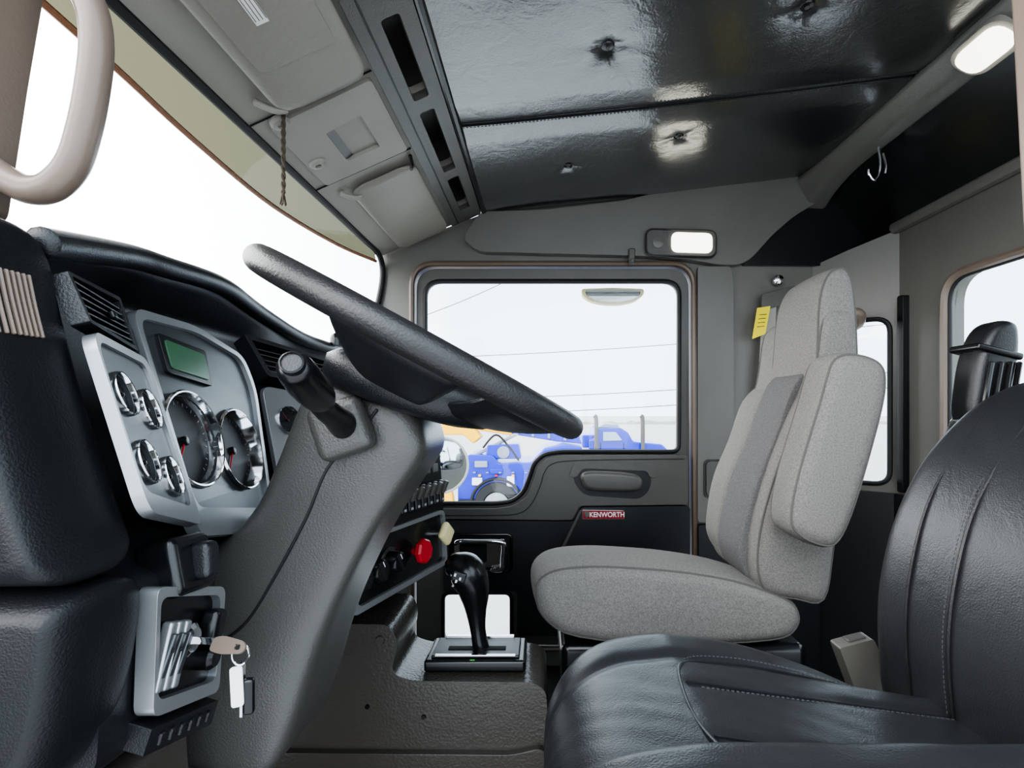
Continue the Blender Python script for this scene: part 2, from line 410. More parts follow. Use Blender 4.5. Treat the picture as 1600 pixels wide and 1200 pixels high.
# ceiling
buttons = [(.14, 1.126), (.408, 1.553), (.079, 1.667), (.55, 1.07)]
def ceil_z(x, y):
    z = .79+.11*x-.006*math.sin(max(0, min(1, (x+.25)/1.25))*math.pi)
    z -= .009*min(1, abs(math.sin((y-1.37)/.62*math.pi))*2.2)**.6
    for bx, by in buttons:
        d2 = (x-bx)**2+(y-by)**2
        z += .008*math.exp(-d2/.0006)+.004*math.exp(-d2/.006)
        z += .0010*math.exp(-d2/.008)*math.cos(5*math.atan2(y-by, x-bx)+bx*9)*min(1, d2/.0006)
    z += .0006*math.sin(x*13+3*math.sin(y*7))*math.sin(y*11+x*3)
    return z
nx, ny = 170, 200; x0, x1, y0, y1 = -.24, 1.01, .2, 1.985
vs = []; fs = []
for j in range(ny+1):
    for i in range(nx+1):
        x = x0+(x1-x0)*i/nx; y = y0+(y1-y0)*j/ny; vs.append((x, y, ceil_z(x, y)))
for j in range(ny):
    for i in range(nx):
        a = j*(nx+1)+i; fs.append((a, a+nx+1, a+nx+2, a+1))
ceiling = add('ceiling', vs, fs, M_ceil, recalc=False, ang=90, kind='structure', label='glossy black tufted vinyl headliner')
sd = ceiling.modifiers.new('thick', 'SOLIDIFY'); sd.thickness = .03; sd.offset = -1
for bx, by in buttons:
    z = ceil_z(bx, by)-.003
    lathe('tuft_button', (bx, by, z), (0, 0, -1), [(.001, -.004), (.013, -.004), (.015, .0), (.013, .003), (.007, .004), (.001, .0045)], M_blackm, 20, parent=ceiling)
    lathe('button_screw', (bx, by, z-.004), (0, 0, -1), [(.001, -.001), (.005, -.001), (.005, .002), (.003, .0025), (.001, .0015)], M_greyd, 12, parent=ceiling)
for dy in (-.008, .008):
    pth = [(x0+(x1-x0)*i/30, 1.37+dy, ceil_z(x0+(x1-x0)*i/30, 1.37+dy)-.0005) for i in range(31)]
    sweep('seam_welt', pth, .0030, M_black, seg=6, parent=ceiling)
    stitches('seam_stitching', [(a, b+dy*.8, c-.0022) for a, b, c in pth], M_stitch, ceiling, n=2)
add('roof_panel', [(-.75, .2, .80), (1.4, .2, 1.05), (1.4, 2.1, 1.05), (-.75, 2.1, .80), (-.75, .2, .83), (1.4, .2, 1.08), (1.4, 2.1, 1.08), (-.75, 2.1, .83)],
    [(0, 1, 2, 3), (4, 7, 6, 5), (0, 4, 5, 1), (1, 5, 6, 2), (2, 6, 7, 3), (3, 7, 4, 0)], M_frame, smooth=False, kind='structure', label='painted outer roof skin of the cab')

# ---- overhead header console
def hf(a, y, h): return Vector((-.62+.914*a+.406*h, y, .6+.406*a-.914*h))
console = empty('overhead_console', (-.44, 1.2, .66), 'light grey vinyl overhead console with open cubbies and switch pocket', 'console')
cubs = [(.50, .90), (.95, 1.20), (1.25, 1.56), (1.61, 1.86)]
holes = [rp(rect(.338, a, .376, b), .008, 3) for a, b in cubs]
plate('console_body', rp([(-.01, .25), (.42, .25), (.42, 1.99), (-.01, 1.99)], .01, 2), holes, hf, 0, -.02, M_head, parent=console, bevel=.003)
plate('cubby_frame', rp([(.285, .3), (.408, .3), (.408, 1.96), (.285, 1.96)], .012, 3), holes, hf, .018, -.002, M_greyd, parent=console, bevel=.003)
sweep('frame_groove', [hf(.312, y, .0185) for y in (.3, .9, 1.5, 1.95)], .002, M_black, seg=6, parent=console)
for (a, b) in cubs:
    a -= .01; b += .01
    pts = [(.33, a), (.385, a), (.385, b), (.33, b)]
    vs = [hf(p, q, -.015) for p, q in pts]+[hf(p, q, -.085) for p, q in pts]
    add('cubby_box', vs, [(4, 5, 6, 7), (0, 1, 5, 4), (1, 2, 6, 5), (2, 3, 7, 6), (3, 0, 4, 7)], M_greyd, smooth=False, recalc=False, parent=console)
plate('pocket_panel', rp([(.03, 1.10), (.272, 1.09), (.272, 1.385), (.03, 1.385)], .012, 4), [rp([(.12, 1.19), (.212, 1.18), (.212, 1.32), (.12, 1.32)], .006, 3)], hf, .009, -.001, M_head, parent=console, bevel=.002)
plate('pocket_back', rect(.12, 1.18, .212, 1.32), [], lambda a, b, h: hf(a, b, h+.004-.02*(a-.12)/.092), .0005, -.0005, M_greyd, parent=console, smooth=False)
plate('pocket_gap', rect(.175, 1.20, .208, 1.30), [], lambda a, b, h: hf(a, b, h+.005-.02*(a-.12)/.092), .0005, -.0005, M_black, parent=console, smooth=False)
sweep('panel_groove', [hf(a, y, .002) for a, y in [(.0, 1.08), (.12, 1.078), (.28, 1.075)]], .002, M_rubber, seg=6, parent=console)
sweep('panel_groove', [hf(a, y, .002) for a, y in [(.0, 1.395), (.12, 1.395), (.28, 1.395)]], .002, M_rubber, seg=6, parent=console)
for a, y in [(.055, 1.10), (.055, 1.28)]:
    lathe('screw_cap', hf(a, y, .0), (.406, 0, -.914), [(.001, 0), (.022, 0), (.022, .008), (.017, .014), (.008, .016), (.007, .011), (.001, .011)], M_head, 24, parent=console)
sweep('trim_13', [(-.232, y, .762) for y in (.25, .8, 1.4, 1.99)], .013, M_blackm, seg=10, kind='structure', label='black gloss bead between headliner and console')

def visor(y0, y1, a0, a1, h, th0, label):
    e = empty('sun_visor', hf((a0+a1)/2, (y0+y1)/2, h), label, 'sun visor', group='fold-up sun visors')
    rings = []
    for i in range(33):
        t = i/32; y = y0+(y1-y0)*(t-.04*math.sin(2*math.pi*t))
        d = min(y-y0, y1-y); w = .045
        k = 0 if d >= w else w-math.sqrt(max(0, w*w-(w-d)**2))
        th = th0*(1 if d > .015 else max(.15, math.sqrt(max(0, 1-(1-d/.015)**2))))
        ring = []
        for q in range(32):
            an = 2*math.pi*q/32; ca, sa = math.cos(an), math.sin(an)
            ea = (abs(ca)**.3)*(1 if ca >= 0 else -1); eh = (abs(sa)**.7)*(1 if sa >= 0 else -1)
            sag = .003*math.sin(y*9)*(1-abs(ea))
            ring.append(hf((a0+a1)/2+ea*((a1-a0)/2-k), y, h+eh*th+sag))
        rings.append(ring)
    loft('visor_pad', rings, M_visor, parent=e, ang=50)
    return e
v1 = visor(.40, 1.06, .075, .275, .022, .011, 'padded light grey vinyl sun visor folded against the console')
v2 = visor(1.44, 1.97, .07, .272, .014, .008, 'smaller padded grey vinyl sun visor near the far door')
for e, yy in ((v1, 1.05), (v2, 1.48)):
    sweep('visor_hinge', [hf(.045, yy-.03, .006), hf(.07, yy-.01, .022), hf(.09, yy, .024)], .007, M_head, parent=e)
sweep('visor_hinge', [hf(.25, 1.47, .014), hf(.262, 1.45, .020), hf(.27, 1.42, .005)], .005, M_blackm, parent=v2)
obox('visor_label', hf(.16, .80, .0385), (0, 1, 0), (.914, 0, .406), .07, .022, .001, M_white, .0003, parent=v1)
for k in range(4):
    obox('label_print', hf(.152+.006*k, .80, .0392), (0, 1, 0), (.914, 0, .406), .055, .0012, .0003, M_greyd, 0, parent=v1)
plate('visor_flap', rp([(.10, .45), (.25, .45), (.25, .93), (.10, .93)], .02, 3), [], hf, .0370, .030, M_visor, parent=v1, bevel=.0015)

rope = empty('hanging_cord', hf(.074, 1.077, 0), 'short frayed brown cord hanging from the overhead console', 'cord')
tp = hf(.074, 1.077, .01)
for ph in (0, math.pi):
    sweep('cord_strand', [tp+Vector((.0022*math.cos(i*1.1+ph), .0022*math.sin(i*1.1+ph), -.165*i/26)) for i in range(27)], .0028, M_rope, seg=6, n=3, parent=rope)
for k in range(5):
    an = k*1.26
    sweep('cord_tassel', [tp+Vector((0, 0, -.16)), tp+Vector((.006*math.cos(an), .006*math.sin(an), -.19))], .0016, M_rope, seg=5, parent=rope)

sweep('trim_14', [(-.632, y, .598) for y in (.3, .7, 1.1, 1.5, 1.8)]+[(-.63, 1.93, .596), (-.628, 1.985, .56), (-.632, 1.99, .48), (-.66, 1.985, .35), (-.70, 1.98, .22)], .011, M_rubber, seg=10, kind='structure', label='black rubber windshield seal')
band = [(.35, -.67), (.6, -.688), (.84, -.708), (1.07, -.734), (1.42, -.752), (1.75, -.708), (1.95, -.64)]
bc = catmull([(y, x, 0) for y, x in band], 6)
vs = []; fs = []
for p in bc:
    vs += [(-.635, p.x, .603), ((-.635+p.y)/2-.006, p.x, .588), (p.y, p.x, .565)]
for i in range(len(bc)-1):
    for k in range(2):
        a = i*3+k; fs.append((a, a+1, a+4, a+3))
windshield = empty('window_1', (-.85, 1.1, .1), 'curved windshield with olive tinted upper sun band', 'windshield', kind='structure')
add('sun_band', vs, fs, M_olive, parent=windshield, recalc=False)
sweep('band_edge', [(p.y, p.x, .565) for p in bc], .006, M_orangeedge, seg=8, spline=False, parent=windshield)
gv = []; gf = []
for i in range(21):
    y = .3+1.7*i/20; bow = .13*math.sin(math.pi*(y-.3)/1.7)
    gv += [(-.64-bow, y, .585), (-.85-bow, y, .33), (-1.05-bow, y, .06)]
for i in range(20):
    for k in range(2):
        a = i*3+k; gf.append((a, a+1, a+4, a+3))
add('windshield_glass', gv, gf, M_glass, parent=windshield, recalc=False)

n1 = .0005625
plate('trim_15', rp(D([(-835, 900), (-745, 900), (-782, 640), (-806, 500), (-838, 290), (-1000, 290), (-1000, 900)], n1), .01, 4), [], side(.45), .035, .0, M_taupe, bevel=.01, kind='structure', label='taupe windshield pillar cover')
gh = empty('grab_bar', (-.42, .45, .33), 'taupe plastic loop grab bar on the windshield pillar', 'grab bar')
n2 = .0005375
sweep('grip', [((u)*n2, .43, (v)*n2) for u, v in [(-850, 790), (-800, 740), (-745, 690), (-708, 630), (-699, 570), (-706, 500), (-719, 435), (-737, 382), (-768, 349), (-802, 343), (-834, 356), (-866, 378)]], .0118, M_taupe, seg=16, parent=gh)
plate('trim_16', D([(712, 900), (800, 900), (900, -900), (808, -900)], .000375), [], side(.3), .04, .0, M_taupe, bevel=.003, kind='structure', label='taupe painted door pillar edge')
rbox('wall_front', (-1.12, 1.1, -.47), (.06, 1.7, 1.06), M_void, .01, kind='structure', label='dark firewall below the windshield')
df = planef((-.80, .30, 0), (-.25, -1, 0), (0, 0, 1))
plate('door_2', rp([(0, -1.0), (.95, -1.0), (.95, .55), (.35, .60), (0, .30)], .05, 4), [rp([(.10, -.12), (.86, -.12), (.86, .46), (.36, .50), (.10, .26)], .05, 4)], df, .02, -.03, M_black, bevel=.01, kind='structure', label='black opened driver door out of view, added to block sky light')  # unseen door leaf, added to keep bright sky reflections off the dash end

# ================================================================ LAMPS / HOOK / BELT
def dome(loc, f, w, h, label, hm, lw=(-.14, .44), rr=.3):
    e = empty('dome_lamp', loc, label, 'lamp', group='cab dome lamps')
    plate('lamp_housing', rp(rect(-w/2, -h/2, w/2, h/2), h*rr, 6), [], f, .018, 0, hm, parent=e, bevel=.006)
    plate('lamp_lens', rp(rect(w*lw[0], -h*.36, w*lw[1], h*.38), h*rr*.8, 5), [], f, .026, .016, M_lamp, parent=e, bevel=.006, label='lit milky lens')
    if lw[0] > -.2:
        c = f(-w*.33, 0, .018); nn = (f(0, 0, 1)-f(0, 0, 0))
        lathe('lamp_switch', c, nn, [(.001, 0), (h*.22, 0), (h*.22, .004), (h*.14, .006), (.001, .007)], M_grey, 20, parent=e)
        sweep('lamp_bezel', [f(p[0], p[1], .018) for p in rp(rect(-w/2, -h/2, w/2, h/2), h*rr, 6)], .0035, M_blackm, seg=6, spline=False, closed=True, parent=e)
    return e
dome((.52, 1.955, .632), planef((.52, 1.96, .632), (1, 0, -.03), (0, 0, 1)), .265, .10, 'rectangular grey dome lamp glowing above the far door', M_greyd)
dome((1.04, 1.2, .86), planef((1.035, 1.19, .852), (0, -1, 0), (-.85, 0, .5)), .15, .095, 'rounded lit dome lamp on the rear headliner rail', M_head, (-.42, .42), .5)
cc = empty('coat_clip', (.335, 1.95, .58), 'small grey plastic clip above the door window', 'clip')
rbox('clip_body', (.335, 1.955, .585), (.026, .02, .06), M_greyd, .006, parent=cc)
rbox('clip_tongue', (.335, 1.94, .565), (.016, .02, .012), M_greyd, .004, parent=cc)
hk = empty('coat_hook', (1.05, 1.6, .78), 'bent chrome coat hook on the rear rail', 'hook')
sweep('hook_wire', [(1.045, 1.6, .82), (1.045, 1.59, .77), (1.04, 1.59, .73), (1.025, 1.59, .712), (1.01, 1.59, .73), (1.008, 1.59, .745)], .0035, M_chrome, seg=8, parent=hk)
sweep('hook_wire', [(1.06, 1.6, .80), (1.062, 1.59, .76), (1.06, 1.59, .735)], .0035, M_chrome, seg=8, parent=hk)
belt = empty('seat_belt', (.87, 1.95, .5), 'grey seat belt with pillar anchor and yellow tag', 'seat belt')
lathe('anchor_bolt', (.905, 1.985, .50), (0, -1, 0), [(.001, 0), (.02, 0), (.02, .012), (.012, .018), (.001, .02)], M_chrome, 16, parent=belt)
plate('belt_guide', rp(D([(332, 176), (384, 190), (384, 166), (332, 150)], W), .01, 3), [], side(1.96), .01, -.004, M_greyd, parent=belt, bevel=.003)
add('belt_strap', [(.838, 1.965, .42), (.888, 1.955, .42), (.85, 1.93, -.2), (.80, 1.94, -.2), (.838, 1.968, .42), (.888, 1.958, .42), (.85, 1.933, -.2), (.80, 1.943, -.2)], [(0, 1, 2, 3), (4, 7, 6, 5), (0, 4, 5, 1), (1, 5, 6, 2), (2, 6, 7, 3), (3, 7, 4, 0)], M_head, parent=belt)
tf = planef((0, 1.92, 0), (1, 0, 0), (0, .02, 1))
plate('belt_tag', rp(D([(321, 153), (341, 156), (333, 114), (313, 106)], W), .003, 2), [], tf, .001, -.001, M_tag, parent=belt, label='yellow paper warning tag')
for k in range(4):
    plate('tag_print', D([(324-k*1.2, 143-k*6), (335-k*1.2, 144-k*6), (334.8-k*1.2, 143-k*6), (323.8-k*1.2, 142-k*6)], W), [], tf, .0015, .001, M_blackm, parent=belt, smooth=False)

# ================================================================ DASHBOARD
dash = empty('dashboard', (-.6, 1.1, -.1), 'black wraparound truck dashboard with silver gauge panels', 'dashboard')
secs = [
 (.40, [(-1.05,.08),(-.47,.145),(-.415,.140),(-.413,.122),(-.448,.108),(-.385,-.115),(-.342,-.14),(-.350,-.285),(-.40,-.32),(-1.05,-.45)]),
 (.55, [(-1.05,.08),(-.51,.176),(-.455,.176),(-.458,.152),(-.510,.124),(-.435,-.13),(-.356,-.165),(-.370,-.305),(-.42,-.335),(-1.05,-.45)]),
 (.62, [(-1.05,.08),(-.518,.186),(-.463,.184),(-.467,.158),(-.514,.124),(-.446,-.145),(-.395,-.175),(-.405,-.31),(-.45,-.338),(-1.05,-.45)]),
 (.75, [(-1.05,.08),(-.53,.197),(-.475,.192),(-.480,.166),(-.520,.125),(-.465,-.170),(-.415,-.195),(-.425,-.315),(-.47,-.345),(-1.05,-.45)]),
 (.88, [(-1.05,.08),(-.55,.185),(-.495,.178),(-.497,.155),(-.520,.12),(-.465,-.06),(-.392,-.08),(-.362,-.37),(-.42,-.40),(-1.05,-.45)]),
 (1.05,[(-1.05,.08),(-.56,.158),(-.50,.152),(-.50,.135),(-.475,.10),(-.38,-.045),(-.335,-.06),(-.305,-.375),(-.37,-.41),(-1.05,-.45)]),
 (1.22,[(-1.05,.08),(-.57,.15),(-.49,.145),(-.485,.13),(-.44,.07),(-.32,-.04),(-.27,-.055),(-.252,-.375),(-.31,-.41),(-1.05,-.45)]),
 (1.27,[(-1.05,.08),(-.58,.15),(-.50,.143),(-.495,.128),(-.47,.06),(-.36,-.04),(-.31,-.07),(-.30,-.36),(-.34,-.40),(-1.05,-.45)]),
 (1.40,[(-1.05,.08),(-.58,.14),(-.52,.13),(-.51,.11),(-.50,.05),(-.48,-.04),(-.47,-.10),(-.47,-.30),(-.5,-.36),(-1.05,-.45)]),
 (1.95,[(-1.05,.06),(-.60,.11),(-.54,.10),(-.53,.08),(-.52,.04),(-.50,-.04),(-.49,-.10),(-.49,-.30),(-.52,-.36),(-1.05,-.45)]),
]
RR_ = [.02, .03, .014, .008, .01, .012, .012, .015, .02, .02]
flatsecs = [[Vector((y, 0, 0))]+[Vector((a, b, 0)) for a, b in P] for y, P in secs]
cols = [catmull([(fs_[k].x, fs_[k].y, 0) for fs_ in flatsecs], 8) for k in range(11)]
rings = []
for i in range(len(cols[0])):
    rings.append([Vector((p[0], cols[0][i].x, p[1])) for p in rp([(cols[k][i].x, cols[k][i].y) for k in range(1, 11)], RR_, 4)])
loft('dash_body', rings, M_dash, parent=dash, ang=70)
sweep('hood_lip', [(cols[3][i].x+.003, cols[0][i].x, (cols[3][i].y+cols[4][i].y)/2+.002) for i in range(2, len(cols[0]), 3)], .0135, M_dash, seg=12, n=3, parent=dash)
s42 = .000525
up_prof = D([(-1500, 150), (-1300, 225), (-1100, 262), (-950, 278), (-850, 286), (-795, 280), (-776, 255), (-762, 190), (-744, 110), (-720, 20), (-697, -60), (-669, -150), (-650, -205), (-643, -228), (-650, -241), (-690, -244), (-900, -245), (-1200, -245), (-1500, -245)], s42)
cushion('end_panel_upper', up_prof, .345, .430, .036, M_end, smoothn=4, parent=dash)
lo_prof = D([(-1500, -248), (-1200, -248), (-900, -248), (-690, -248), (-650, -251), (-634, -262), (-632, -300), (-636, -350), (-645, -410), (-660, -465), (-690, -520), (-760, -570), (-900, -600), (-1200, -620), (-1500, -620)], s42)
cushion('end_panel_lower', lo_prof, .347, .432, .036, M_end, smoothn=4, parent=dash)
for k in range(8):
    y = .368+k*.0042; d_ = y-.345
    ins = 0 if d_ >= .036 else .036-math.sqrt(.036**2-(.036-d_)**2)
    o = .0045
    sweep('side_vent_slat', [(-.4045-ins*1.1+o, y, .104), (-.3995-ins*1.1+o, y, .080), (-.3935-ins*1.1+o, y, .056)], .0015, M_taupe, seg=6, parent=dash)
lathe('dash_sensor', (-.47, 1.16, .155), (0, 0, 1), [(.014, -.01), (.014, .006), (.011, .014), (.006, .018), (.001, .019)], M_blackm, 20, parent=dash)

qv = Quad((-.408, .43, .116), (-.458, .545, .118), (-.388, .43, .072), (-.438, .545, .060))
plate('air_vent', rp(rect(0, 0, 1, 1), .05, 3), [rp(rect(.05, .08, .95, .92), .03, 3)], qv, .006, -.008, M_black, parent=dash, bevel=.002)
plate('vent_back', rect(.03, .05, .97, .95), [], qv, -.004, -.008, M_void, parent=dash)
for k in range(6):
    t = .17+.13*k
    obox('vent_louvre', qv(.5, t, .001), qv.U, (qv.N-qv.V*.5), .112, .008, .0015, M_black, .0004, parent=dash)
obox('vent_tab', qv(.55, .55, .008), qv.U, qv.V, .012, .008, .006, M_blackm, .002, parent=dash)

def gauge(q, s, t, r, parent, h=.006, needle=40, big=False, dep=.008):
    c = q(s, t, h); N = q.N; U = q.U; V = q.V
    g = lathe('gauge', c, N, [(r*.98, -dep-.004), (r*1.0, -.006), (r*1.03, .000), (r*1.0, .0025), (r*.97, .002), (r*.90, -dep), (.001, -dep)], M_chrome, 56, parent=parent, label='round gauge with chrome bezel', ang=25)
    lathe('gauge_dial', c, N, [(.0005, -dep-.0005), (r*.905, -dep-.0005), (r*.905, -dep+.0012), (.0005, -dep+.0012)], M_dial, 40, parent=g)
    vs = []; fs = []
    n = 27 if big else 13
    for i in range(n):
        a = math.radians(225-270*i/(n-1)); long = (i % 2 == 0)
        d = U*math.cos(a)+V*math.sin(a); e = U*-math.sin(a)+V*math.cos(a)
        r1 = r*.84; r0 = r*(.76 if long else .80); w = r*.009
        b = len(vs)
        for rr, sg in ((r0, -1), (r0, 1), (r1, 1), (r1, -1)):
            vs.append(c+d*rr+e*w*sg-N*(dep-.0018))
        fs.append((b, b+1, b+2, b+3))
    add('gauge_ticks', vs, fs, M_tick, parent=g, smooth=False, recalc=False)
    a = math.radians(needle); d = U*math.cos(a)+V*math.sin(a)
    sweep('gauge_needle', [c-d*r*.1-N*(dep-.003), c+d*r*.70-N*(dep-.003)], [r*.022, r*.010], M_red, seg=6, spline=False, parent=g)
    lathe('needle_hub', c, N, [(.0005, -dep), (r*.1, -dep), (r*.1, -dep+.005), (r*.06, -dep+.006), (.0005, -dep+.006)], M_blackm, 16, parent=g)
    return g

ql = Quad((-.385, .428, .066), (-.425, .54, .052), (-.336, .428, -.088), (-.366, .54, -.124))
plate('gauge_panel', rp([(0, 0), (1, 0), (1, 1), (0, 1)], .12, 6), [rp([(.03, .05), (.92, .05), (.90, .90), (.03, .88)], .12, 6)], ql, .006, -.004, M_silver, parent=dash, bevel=.002, label='silver framed panel of small gauges')
gl = [(.68, .34), (.69, .73), (.26, .31), (.27, .69)]
plate('gauge_panel_face', rp([(.01, .03), (.95, .03), (.94, .94), (.01, .94)], .12, 6), [ql.circle(s, t, .0185) for s, t in gl], ql, .003, -.002, M_brush, parent=dash)
for s, t in gl:
    gauge(ql, s, t, .0204, dash, h=.005, needle=150, dep=.007)
qm = Quad((-.452, .552, .100), (-.455, .78, .080), (-.378, .548, -.138), (-.410, .765, -.184))
plate('cluster_frame', rp([(0, -.04), (.45, -.06), (.9, .02), (1, .2), (1, .9), (.94, 1), (.0, 1)], .08, 6), [rp([(.03, .0), (.45, -.025), (.87, .04), (.965, .21), (.955, .80), (.92, .87), (.05, .87)], .07, 6)], qm, .010, -.004, M_silver, parent=dash, bevel=.003, label='silver instrument cluster surround')
gm = [(.215, .54), (.69, .555)]
plate('cluster_face', rp([(.0, -.02), (.45, -.04), (.9, .0), (.99, .2), (.98, .94), (.0, .94)], .08, 6), [qm.circle(s, t, .0530) for s, t in gm], qm, .004, -.002, M_brush, parent=dash)
gauge(qm, *gm[0], .0570, dash, h=.009, needle=-120, big=True, dep=.015)
gauge(qm, *gm[1], .0555, dash, h=.009, needle=-120, big=True, dep=.015)
plate('display_screen', rp([(.17, .070), (.48, .085), (.48, .22), (.17, .21)], .02, 3), [], qm, .010, .004, M_lcd, parent=dash, bevel=.001, label='green lit information display')
plate('display_bezel', rp([(.14, .045), (.51, .06), (.51, .245), (.14, .235)], .02, 3), [], qm, .0085, .002, M_blackm, parent=dash, bevel=.001)
lathe('trip_button', qm(.84, .90, .006), qm.N, [(.0005, 0), (.004, 0), (.004, .008), (.0005, .009)], M_blackm, 12, parent=dash)
obox('trailer_switch', (-.352, .49, -.15), (0, 1, -.1), (-.25, 0, 1), .055, .055, .04, M_blackm, .008, parent=dash)
obox('trailer_switch_lever', (-.328, .495, -.145), (0, 1, -.1), (-.1, 0, 1), .02, .035, .02, M_black, .006, parent=dash)
qc = Quad((-.492, .82, .115), (-.435, 1.2, .085), (-.452, .82, .045), (-.385, 1.2, .03))
plate('air_vent', rp(rect(0, 0, 1, 1), .05, 3), [rp(rect(.03, .12, .30, .88), .02, 3), rp(rect(.34, .12, .62, .88), .02, 3), rp(rect(.66, .12, .95, .88), .02, 3)], qc, .014, -.01, M_black, parent=dash, bevel=.003)
for k in range(5):
    t = .2+.15*k
    obox('vent_louvre', qc(.49, t, .004), qc.U, (qc.N-qc.V*.5), .36, .008, .0015, M_black, .0004, parent=dash)
qs = Quad((-.452, .80, .035), (-.40, .98, .015), (-.42, .80, -.14), (-.365, .98, -.13))
gs = [(.22, .3), (.22, .72), (.62, .3), (.62, .72)]
plate('gauge_panel', rp(rect(0, 0, 1, 1), .1, 5), [qs.circle(s, t, .0215) for s, t in gs], qs, .014, .006, M_silver, parent=dash, bevel=.002)
plate('gauge_panel_back', rp(rect(0, 0, 1, 1), .1, 5), [], qs, -.002, -.006, M_blackm, parent=dash)
for s, t in gs:
    gauge(qs, s, t, .0228, dash, h=.016, needle=120, dep=.006)
q2 = Quad((-.385, .90, -.05), (-.262, 1.225, -.05), (-.352, .90, -.37), (-.244, 1.225, -.37))
plate('centre_panel', rp(rect(0, .02, 1, 1), .05, 5), [], q2, .012, -.01, M_blackm, parent=dash, bevel=.004)
plate('climate_panel_frame', rp([(.0, .585), (.98, .585), (.98, .985), (.0, .985)], .05, 6), [rp([(.05, .610), (.955, .610), (.955, .95), (.05, .95)], .04, 5)], q2, .020, .008, M_silver, parent=dash, bevel=.002, label='silver surround of the climate controls')
for k in range(10):
    s = .28+.072*k
    g = obox('toggle_switch', q2(s, .44, .02), q2.U, q2.V, .018, .052, .016, M_black, .004, parent=dash)
    obox('toggle_paddle', q2(s, .41, .034), q2.U, (q2.V+q2.N*.5), .012, .030, .010, M_greyd, .003, parent=g)
    obox('toggle_mark', q2(s, .50, .0285), q2.U, q2.V, .008, .005, .0005, M_tick, 0, parent=g)
for k in range(8):
    obox('indicator_lamp', q2(.28+.09*k, .27, .014), q2.U, q2.V, .020, .020, .008, M_greyd, .002, parent=dash)
for s in (.06, .20, .36):
    kb = lathe('climate_knob', q2(s, .79, .012), q2.N, [(.001, 0), (.030, 0), (.030, .004), (.023, .006), (.021, .026), (.018, .030), (.001, .030)], M_blackm, 28, parent=dash)
    obox('knob_grip', q2(s, .79, .036), (q2.U+q2.V*.5), (q2.V-q2.U*.5), .008, .040, .014, M_black, .002, parent=kb)
    obox('knob_pointer', q2(s, .79, .0435)+q2.V*.012, (q2.U+q2.V*.5), (q2.V-q2.U*.5), .002, .012, .001, M_white, .0003, parent=kb)
def octo(s, t, r, m, label, seg, dpt):
    return lathe('air_brake_knob', q2(s, t, .01), q2.N, [(.001, 0), (.008, 0), (.008, dpt), (r*.86, dpt), (r, dpt+.004), (r, dpt+.012), (r*.86, dpt+.016), (.001, dpt+.016)], m, seg, parent=dash, ang=20, label=label)
kn = octo(.61, .79, .0265, M_red, 'red octagonal push-pull knob', 8, .02)
for i, wd in enumerate(('TRAILER', 'AIR', 'SUPPLY')):
    text('knob_lettering', wd, lambda a, b, h, i=i: q2(.61, .79, .0375)+q2.U*a+q2.V*(b+.010-.010*i)+q2.N*h, .0098, M_white, kn, ext=.0003, bold=.0002)
rr = obox('air_brake_knob', q2(.86, .735, .045), (q2.U+q2.V), (q2.V-q2.U), .042, .042, .018, M_yel, .008, parent=dash, label='cream diamond-shaped push-pull knob')
sweep('knob_stem', [q2(.86, .735, .01), q2(.86, .735, .040)], .007, M_chrome, seg=12, spline=False, parent=rr)

qi = Quad((-.338, .434, -.150), (-.349, .545, -.188), (-.342, .434, -.262), (-.356, .545, -.300))
plate('ignition_panel_frame', rp(rect(0, 0, 1, 1), .1, 6), [rp(rect(.05, .08, .92, .88), .1, 6)], qi, .010, -.006, M_silver, parent=dash, bevel=.003, label='silver surround of the ignition panel')
plate('ignition_panel', rp(rect(.02, .05, .95, .95), .08, 5), [], qi, .002, -.008, M_blackm, parent=dash)
for k in range(3):
    g = obox('rocker_switch', qi(.13+.105*k, .55, .007), qi.U, qi.V, .0094, .058, .010, M_silver, .003, parent=dash)
    obox('rocker_paddle', qi(.13+.105*k, .55, .0115), qi.U, qi.V+qi.N*.12, .0066, .038, .005, M_brush, .0015, parent=g)
    obox('rocker_mark', qi(.13+.105*k, .50, .0160), qi.U, qi.V, .003, .004, .0005, M_black, 0, parent=g)
lathe('ignition_lock', qi(.46, .45, .002), qi.N, [(.001, 0), (.015, 0), (.015, .009), (.011, .012), (.001, .012)], M_chrome, 24, parent=dash)
obox('headlamp_switch', qi(.76, .36, .012), qi.U, qi.V, .022, .034, .018, M_blackm, .006, parent=dash)
lathe('lighter_plug', qi(.76, .64, .002), qi.N, [(.001, 0), (.012, 0), (.012, .012), (.009, .016), (.001, .016)], M_blackm, 24, parent=dash)
qb = Quad((-.342, .434, -.268), (-.356, .545, -.306), (-.350, .434, -.292), (-.364, .545, -.332))
plate('lower_lip', rp(rect(0, 0, 1, 1), .05, 3), [], qb, .010, -.01, M_dash, parent=dash, bevel=.004)
for k in range(6):
    obox('lip_rib', qb(.15+.14*k, .5, .011), (qb.U+qb.V*.5), qb.V, .006, .012, .005, M_black, .002, parent=dash)
keys = empty('ignition_key', (-.33, .5, -.21), 'brass-grey ignition key in the lock with white paper tag', 'key')
kp = qi(.46, .45, .0135)
obox('key_blade', kp+Vector((.011, 0, -.001)), (1, 0, -.05), (0, 0, 1), .022, .007, .002, M_chrome, .0005, parent=keys)
plate('key_bow', rp([(.018, -.008), (.030, -.010), (.050, -.008), (.054, -.002), (.050, .003), (.030, .006), (.020, .004)], .004, 4), [rp(rect(.042, -.005, .048, .0), .002, 3)], planef(kp, (1, -.1, -.05), (0, .5, .8)), .0014, -.0014, M_taupe, parent=keys, bevel=.0006)
rgc = kp+Vector((.046, -.004, -.012))
